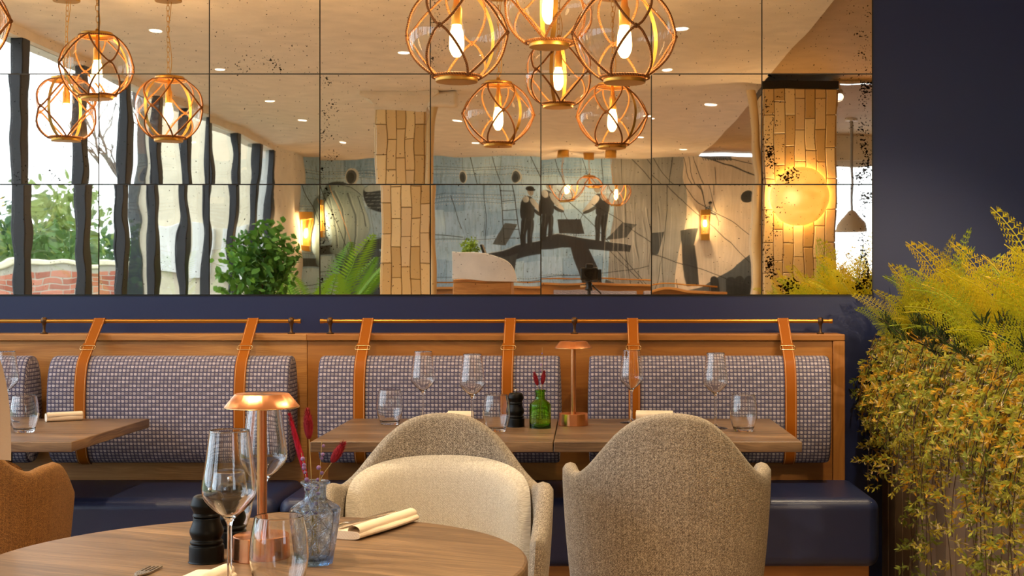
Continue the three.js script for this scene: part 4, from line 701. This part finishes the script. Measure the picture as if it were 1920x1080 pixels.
// a bipinnate fern frond along an arc in the xy plane, growing up and bending to +x
function frondGeo(len, bend, width, tw) {
  const q = [], pts = [], n = 24, P0 = (t) => V(Math.sin(bend * t * t) * len * t * 0.75, len * t * (1 - 0.24 * bend * t * t), 0);
  for (let i = 0; i <= 16; i++) pts.push(P0(i / 16));
  for (let i = 3; i < n; i++) {
    const t = i / n, p = P0(t), d = P0(Math.min(1, t + 0.02)).sub(p).normalize(), w = width * Math.pow(Math.sin(Math.PI * Math.pow(t, 0.6)), 0.8) * (1.03 - t * 0.55) + 0.006;
    for (const s of [-1, 1]) {
      const side = V(s * Math.sin(tw), 0, s * Math.cos(tw)).multiplyScalar(0.88).addScaledVector(d, 0.5).normalize(), m = Math.max(3, Math.round(w / 0.0085));
      for (let k = 1; k <= m; k++) { const b = p.clone().addScaledVector(side, w * k / m * 0.94).add(V(0, -0.14 * w * (k / m) * (k / m), 0)), l = 0.0175 * (1.12 - k / m) * (1.1 - t * 0.4) + 0.0035;
        for (const e of [-1, 1]) { const dir = d.clone().multiplyScalar(e * 0.8).addScaledVector(side, 0.55).normalize(), sd = side.clone().multiplyScalar(0.0021); q.push([b.clone().sub(sd), b.clone().addScaledVector(dir, l * 0.55).addScaledVector(side, 0.0018), b.clone().addScaledVector(dir, l), b.clone().add(sd)]); } }
      q.push([p.clone().addScaledVector(d, -0.0008), p.clone().addScaledVector(side, w).add(V(0, -0.12 * w, 0)), p.clone().addScaledVector(d, 0.0012)]);
    }
  }
  return mergeAll([tri(q), tube(pts, 0.0012, 20, 4)]);
}
const fronds = [frondGeo(0.34, 0.55, 0.078, 0.9), frondGeo(0.4, 0.4, 0.088, 1.35), frondGeo(0.3, 0.9, 0.07, 0.3), frondGeo(0.44, 0.3, 0.085, 1.6)];
const ferns = [[1.2, -5.0, 1.0], [1.19, -4.78, 1.05], [1.22, -4.52, 1.12], [1.3, -4.25, 1.18], [1.22, -4.0, 1.15], [1.32, -3.72, 1.25], [1.22, -3.46, 1.2], [1.36, -3.15, 1.05], [1.26, -2.8, 1.0], [1.36, -2.45, 1.0], [1.26, -2.1, 1.0], [1.34, -1.75, 0.95]];
const place = ['against the navy wall', 'second from the navy wall', 'third from the navy wall', 'fourth from the navy wall', 'fifth from the navy wall', 'sixth from the navy wall', 'seventh from the navy wall', 'eighth from the navy wall', 'ninth from the navy wall', 'tenth from the navy wall', 'eleventh from the navy wall', 'nearest the wide tiled column'];
ferns.forEach(([x, z, s], i) => {
  const f = thing('fern', 'yellow green feathery fern on the divider, ' + place[i], 'fern', [x, DH - 0.03, z], 0, 'ferns along the top of the divider');
  for (let k = 0; k < 22; k++) { const m = part('frond', fronds[Math.floor(rnd() * 4)], fernMats[Math.floor(rnd() * 4)], f); m.rotation.order = 'YXZ'; const up = k < 10; m.rotation.set(rr(-0.3, 0.3), k * 2.4 + rr(-0.3, 0.3), up ? rr(-0.2, 0.05) : rr(-0.75, -0.25)); m.scale.setScalar(s * (up ? rr(0.8, 1.08) : rr(0.65, 0.95))); m.position.set(rr(-0.05, 0.05), 0, rr(-0.06, 0.06)); }
});
// upright needle-leaved shrub
function needleGeo(n, len) {
  const q = [], st = [];
  for (let k = 0; k < n; k++) { const a = rnd() * 6.283, tilt = rr(0.15, 0.95), d = V(Math.cos(a) * Math.sin(tilt), Math.cos(tilt), Math.sin(a) * Math.sin(tilt)), L = len * rr(0.6, 1), p0 = V(rr(-0.04, 0.04), 0, rr(-0.04, 0.04)); st.push(tube([p0, p0.clone().addScaledVector(d, L * 0.5).add(V(0, 0.01, 0)), p0.clone().addScaledVector(d, L)], 0.0013, 6, 4));
    for (let i = 3; i < 20; i++) { const t = i / 20, p = p0.clone().addScaledVector(d, L * t); for (let e = 0; e < 2; e++) { const r = V(rr(-1, 1), rr(-0.2, 1), rr(-1, 1)).normalize().addScaledVector(d, 1.1).normalize(), w = r.clone().cross(V(rr(-1, 1), rr(-1, 1), rr(-1, 1))).normalize().multiplyScalar(0.0026), l = rr(0.028, 0.05); q.push([p.clone().sub(w.clone().multiplyScalar(0.4)), p.clone().addScaledVector(r, l * 0.5).sub(w), p.clone().addScaledVector(r, l), p.clone().addScaledVector(r, l * 0.5).add(w)]); } } }
  return { leaves: tri(q), stems: mergeAll(st) };
}
const needles = [needleGeo(22, 0.2), needleGeo(24, 0.22), needleGeo(20, 0.18)];
[[1.19, -5.0], [1.16, -4.66], [1.16, -4.3], [1.17, -3.95], [1.17, -3.62], [1.18, -3.3], [1.2, -2.6], [1.2, -1.9]].forEach(([x, z], i) => {
  const f = thing('needle_shrub', `dark green needle leaved shrub at the trough edge, ${i ? ['', 'second', 'third', 'fourth', 'fifth', 'sixth', 'seventh', 'eighth'][i] + ' from the navy wall' : 'against the navy wall'}`, 'shrub', [x, DH - 0.03, z], rnd() * 6, 'dark needle shrubs in the trough'); part('foliage', needles[i % 3].leaves, darkLeaf[i % 3], f); part('stems', needles[i % 3].stems, twig, f);
});
// broad dark rubber leaves
function broadLeaf(L, w) { return grid(10, 6, (u, v) => { const s = Math.sin(Math.PI * Math.pow(u, 0.8)) * w, y = (v - 0.5) * 2; return V(y * s, u * L - 0.1 * L * u * u, -0.12 * L * u * u - 0.15 * Math.abs(y) * s); }); }
const broad = [broadLeaf(0.09, 0.022), broadLeaf(0.075, 0.02)];
[[1.13, -4.62, 'under the ferns left of the middle'], [1.14, -3.72, 'under the ferns near the right edge']].forEach(([x, z, w]) => { const f = thing('rubber_plant', 'dark glossy broad leaved plant ' + w, 'plant', [x, DH - 0.02, z]); for (let k = 0; k < 10; k++) { const m = part('leaf', broad[k % 2], k % 3 ? rubberLeaf : amberTip, f); m.rotation.order = 'YXZ'; m.rotation.set(rr(-1.2, -0.2), k * 2.4, 0); m.position.set(rr(-0.03, 0.02), rr(0, 0.07), rr(-0.05, 0.05)); } });
// trailing tendrils
function tendril(L, out) {
  const pts = [], q = [], n = 16, tips = []; let sw = rr(0, 6);
  for (let i = 0; i <= n; i++) { const t = i / n; pts.push(V(-out * (1 - Math.pow(1 - t, 2.2)) + 0.012 * Math.sin(sw + t * 7) , 0.05 * Math.sin(Math.min(1, t * 4) * Math.PI * 0.5) - L * Math.pow(t, 1.25), 0.03 * Math.sin(sw * 2 + t * 5) + 0.06 * t * Math.sin(sw))); }
  const c = new THREE.CatmullRomCurve3(pts), st = [tube(pts, 0.0014, 26, 4)];
  const m = Math.round(L * 46);
  for (let i = 2; i < m; i++) { const t = i / m, p = c.getPoint(t), a = rnd() * 6.283, bl = rr(0.02, 0.06), dir = V(Math.cos(a), rr(-0.9, 0.35), Math.sin(a)).normalize(), e = p.clone().addScaledVector(dir, bl);
    const leaves = Math.round(bl * 330); for (let k = 0; k < leaves; k++) { const f = rr(0.2, 1), b = p.clone().lerp(e, f), r = dir.clone().multiplyScalar(0.7).add(V(rr(-1, 1), rr(-1, 1), rr(-1, 1)).multiplyScalar(0.8)).normalize(), l = rr(0.014, 0.026), w = r.clone().cross(V(rr(-1, 1), rr(-1, 1), rr(-1, 1))).normalize().multiplyScalar(l * 0.17), poly = [b, b.clone().addScaledVector(r, l * 0.5).sub(w), b.clone().addScaledVector(r, l), b.clone().addScaledVector(r, l * 0.5).add(w)]; (rnd() < 0.1 ? tips : q).push(poly); } 
    q.push([p, e, p.clone().add(V(0.0009, 0.0009, 0))]); }
  return { leaf: tri(q), tip: tri(tips), stem: mergeAll(st) };
}
const lens = [0.3, 0.42, 0.55, 0.7, 0.85, 0.98, 0.36, 0.5], tend = lens.map((L) => tendril(L, rr(0.07, 0.15)));
let ti = 0; const longAt = { 2: 1, 4: 1, 5: 1, 7: 1 };
for (let k = 0; k < 11; k++) {
  const z = -5.16 + k * 0.215, f = thing('trailing_plant', 'small leaved trailing plant hanging over the divider, ' + (k ? ['', 'second', 'third', 'fourth', 'fifth', 'sixth', 'seventh', 'eighth', 'ninth', 'tenth', 'eleventh'][k] + ' from the navy wall' : 'against the navy wall'), 'plant', [DX0 + 0.03, DH - 0.03, z], 0, 'trailing plants over the divider');
  for (let j = 0; j < 16; j++) { const v = j > 10 ? [0, 6, 1, 0, 7][j - 11] : j < 6 ? [0, 6, 1, 0, 6, 1][j] : j < 8 ? [1, 7][j - 6] : j === 8 ? (k > 1 ? 2 : 7) : j === 9 ? (k > 2 ? 3 : 2) : (k > 2 && k % 2 ? 5 : k > 1 ? 4 : 1), td = tend[v];
    const m = part('tendril', td.stem, twig, f, [rr(-0.02, 0.03), rr(0.0, 0.09), rr(-0.12, 0.12)]); m.rotation.y = rr(-0.5, 0.5); part('small_leaves', td.leaf, trailMats[ti++ % 4], m).userData.kind = 'stuff'; part('pale_leaves', td.tip, j % 4 ? paleTip : amberTip, m).userData.kind = 'stuff'; }
}

// ------------------------------------------------------------------ indoor plants by the windows
function leafBlob(n, rx, ry, rz, l, w, droop = 0) { const q = []; for (let i = 0; i < n; i++) { const d = V(rr(-1, 1), rr(-1, 1), rr(-1, 1)); if (d.length() > 1) { i--; continue; } const rad = 0.5 + 0.5 * noise.noise(d.x * 3, d.y * 3, d.z * 3 + rx * 9) + 0.25, p = V(d.x * rx * rad * 1.2, d.y * ry * rad * 1.2, d.z * rz * rad * 1.2), r = V(rr(-1, 1), rr(-1, 0.6) - droop, rr(-1, 1)).normalize(), s = r.clone().cross(V(rr(-1, 1), rr(-1, 1), rr(-1, 1))).normalize().multiplyScalar(w * rr(0.7, 1.2)), ll = l * rr(0.7, 1.3); q.push([p, p.clone().addScaledVector(r, ll * 0.35).sub(s), p.clone().addScaledVector(r, ll * 0.75).sub(s.clone().multiplyScalar(0.7)), p.clone().addScaledVector(r, ll), p.clone().addScaledVector(r, ll * 0.75).add(s.clone().multiplyScalar(0.7)), p.clone().addScaledVector(r, ll * 0.35).add(s)]); } return tri(q); }
function pot(parent, r, h, mat) { part('pot', lathe([[0, 0], [r * 0.75, 0], [r, h], [r * 0.92, h], [r * 0.9, h - 0.03], [0, h - 0.03]], 40), mat, parent); }
{
  const f = thing('ficus_tree', 'bushy green ficus plant standing before the windows', 'plant', [-2.57, 0, 0.4]); pot(f, 0.16, 0.4, M.white);
  part('trunk', tube([V(0, 0.36, 0), V(0.02, 0.8, 0.01), V(-0.02, 1.15, 0), V(0.02, 1.5, 0.02)], 0.014, 20, 8), twig, f);
  part('foliage', leafBlob(900, 0.26, 0.36, 0.26, 0.06, 0.024, 0.4).translate(0.02, 1.4, 0), leafMat('#3f6a24', 0.3), f); part('foliage', leafBlob(120, 0.16, 0.2, 0.16, 0.06, 0.024, 0.4).translate(-0.22, 1.3, 0.03), leafMat('#5c8a34', 0.3), f);
  const p = thing('palm_plant', 'arching green palm in front of the mural corner', 'plant', [-2.33, 0, 1.35]); pot(p, 0.15, 0.36, M.black);
  for (let k = 0; k < 13; k++) { const a = k * 2.4, L = rr(1.15, 1.55), lean = rr(0.15, 0.55), q = [], P1 = (t) => V(Math.sin(lean + t * 0.9) * L * t * 0.62, 0.34 + L * t * (1.08 - 0.42 * t * (0.4 + lean)), 0), pts = []; for (let i = 0; i <= 14; i++) pts.push(P1(i / 14));
    for (let i = 5; i < 30; i++) { const t = 0.3 + 0.7 * i / 30, b = P1(t), d = P1(Math.min(1, t + 0.02)).sub(b).normalize(), l = 0.2 * Math.sin(Math.PI * (0.15 + 0.8 * i / 30)); for (const s of [-1, 1]) { const e = b.clone().addScaledVector(d, l * 0.7).add(V(0, -l * 0.25, s * l * 0.75)), w = V(0, 0.007, 0).addScaledVector(d, 0.004); q.push([b, b.clone().lerp(e, 0.4).add(w), e, b.clone().lerp(e, 0.4).sub(w)]); } }
    const m = part('palm_frond', [tri(q), tube(pts, 0.004, 16, 5)], leafMat(k % 2 ? '#6f9a2e' : '#5a8a2c', 0.35), p); m.rotation.y = a; }
  const b = thing('box_plant', 'small bushy green plant on the host stand', 'plant', [-1.0, 1.19, 0.95]); pot(b, 0.05, 0.09, M.white); part('foliage', leafBlob(420, 0.09, 0.13, 0.09, 0.03, 0.009).translate(0, 0.24, 0), leafMat('#6d8a2a', 0.3), b); part('stem', cyl(0.006, 0.005, 0.06, 0.2, 8), twig, b);
}

// ------------------------------------------------------------------ outside the windows
{
  const gnd = part('lawn', box(-45, -0.35, -40, XL - 0.21, -0.12, 45), S('#6f7f52', 0.95, { map: T.plaster }), scene); gnd.userData.kind = 'structure'; gnd.userData.label = 'grass outside the windows';
  const pat = part('terrace', box(-6.5, -0.119, -12, XL - 0.21, -0.02, 12), S('#8f8c86', 0.85, { map: T.plaster }), scene); pat.userData.kind = 'structure'; pat.userData.label = 'grey terrace outside the windows';
  const w = thing('neighbour_wing', 'cream rendered outer wall seen through the windows', 'building', [0, 0, 0]); part('render_wall', box(-4.55, -0.1, 3.3, XL - 0.21, 5.5, 3.6), M.cream, w); part('corner_board', box(-4.6, -0.1, 3.25, -4.5, 5.5, 3.65), M.frame, w); part('dark_plinth', box(-4.49, -0.1, 3.28, XL - 0.21, 0.5, 3.299), S('#5c5648', 0.9), w);
  [[-4.2, 1.35, 0.3, 0.45], [-3.85, 1.3, 0.26, 0.5], [-3.5, 1.25, 0.24, 0.55]].forEach(([x, y, a, h], i) => { const b = thing('meter_box', ['white meter cupboard on the outer wall, furthest from the glass', 'white meter cupboard on the outer wall, middle of three', 'white meter cupboard on the outer wall, closest to the glass'][i], 'cupboard', [x, y, 3.299]); part('door', rb(-a / 2, 0, -0.08, a / 2, h, -0.001, 0.006), M.white, b); for (const k of [0.25, 0.75]) part('latch', rb(a / 2 - 0.05, h * k, -0.09, a / 2 - 0.02, h * k + 0.04, -0.081), M.frame, b); });
  const hedges = [leafBlob(1500, 1.1, 1.0, 1.1, 0.13, 0.05), leafBlob(1500, 0.9, 1.35, 0.9, 0.13, 0.05)], hm = [leafMat('#4c6a34', 0.25), leafMat('#6d7f3a', 0.25), leafMat('#3d5a38', 0.25)];
  [[-7.9, 1.3, 9.6, 0.95, 0], [-9.2, 1.4, 12.9, 1.1, 1], [-11.8, 1.5, 17, 1.4, 0], [-5.9, 0.9, 0.2, 0.8, 1], [-13.5, 1.8, 24, 1.8, 1], [-9.0, 1.4, 16.2, 0.95, 0]].forEach(([x, y, z, s, v], i) => { const h = thing('garden_shrub', ['broad green shrub right behind the brick garden wall', 'tall green shrub in the garden, second behind the brick wall', 'broad green shrub far back in the garden', 'upright shrub on the terrace nearest the glass', 'largest shrub at the far end of the garden', 'round shrub in the garden beside the bare tree'][i], 'shrub', [x, y, z], i, 'garden shrubs outside'); const m = part('foliage', hedges[v], hm[i % 3], h); m.scale.setScalar(s); part('stem', cyl(0.05, 0.04, -y - 0.15, 0.3, 8), twig, h); });
  const tr = thing('bare_tree', 'bare branched tree in the garden outside', 'tree', [-6.9, -0.12, 11.2]); const br = [];
  const grow = (p, d, L, r, n) => { const e = p.clone().addScaledVector(d, L); br.push(tube([p, p.clone().lerp(e, 0.5).add(V(rr(-0.05, 0.05) * L, 0, rr(-0.05, 0.05) * L)), e], r, 5, 5)); if (n) for (let k = 0; k < 3; k++) grow(p.clone().lerp(e, rr(0.6, 1)), d.clone().add(V(rr(-0.7, 0.7), rr(-0.1, 0.5), rr(-0.7, 0.7))).normalize(), L * rr(0.6, 0.78), r * 0.6, n - 1); };
  grow(V(0, 0, 0), V(0.05, 1, 0).normalize(), 1.7, 0.08, 5); part('branches', br, S('#5a4c40', 0.9), tr);
  const wl = thing('garden_wall', 'low curved red brick garden wall with pale coping outside', 'wall', [-7.3, -0.12, 7.6], Math.PI / 2), brickM = ['#a8604a', '#96523f', '#b5705a'].map((c) => S(c, 0.9)); const bg = rbox(0.098, 0.065, 0.205, 0.006, 1);
  part('mortar_core', box(-0.045, 0, -1.9, 0.045, 1.6, 1.9), S('#a79f92', 0.95), wl); let n = 0; for (let r = 0; r < 20; r++) for (let z = -1.8 + (r % 2) * 0.11; z < 1.8; z += 0.216) part('brick', bg, brickM[(n++ * 7) % 3], wl, [0, 0.04 + r * 0.076, z]);
  part('coping', rb(-0.09, 1.6005, -1.95, 0.09, 1.67, 1.95, 0.02), M.cream, wl);
}
renderer.render(scene, camera);
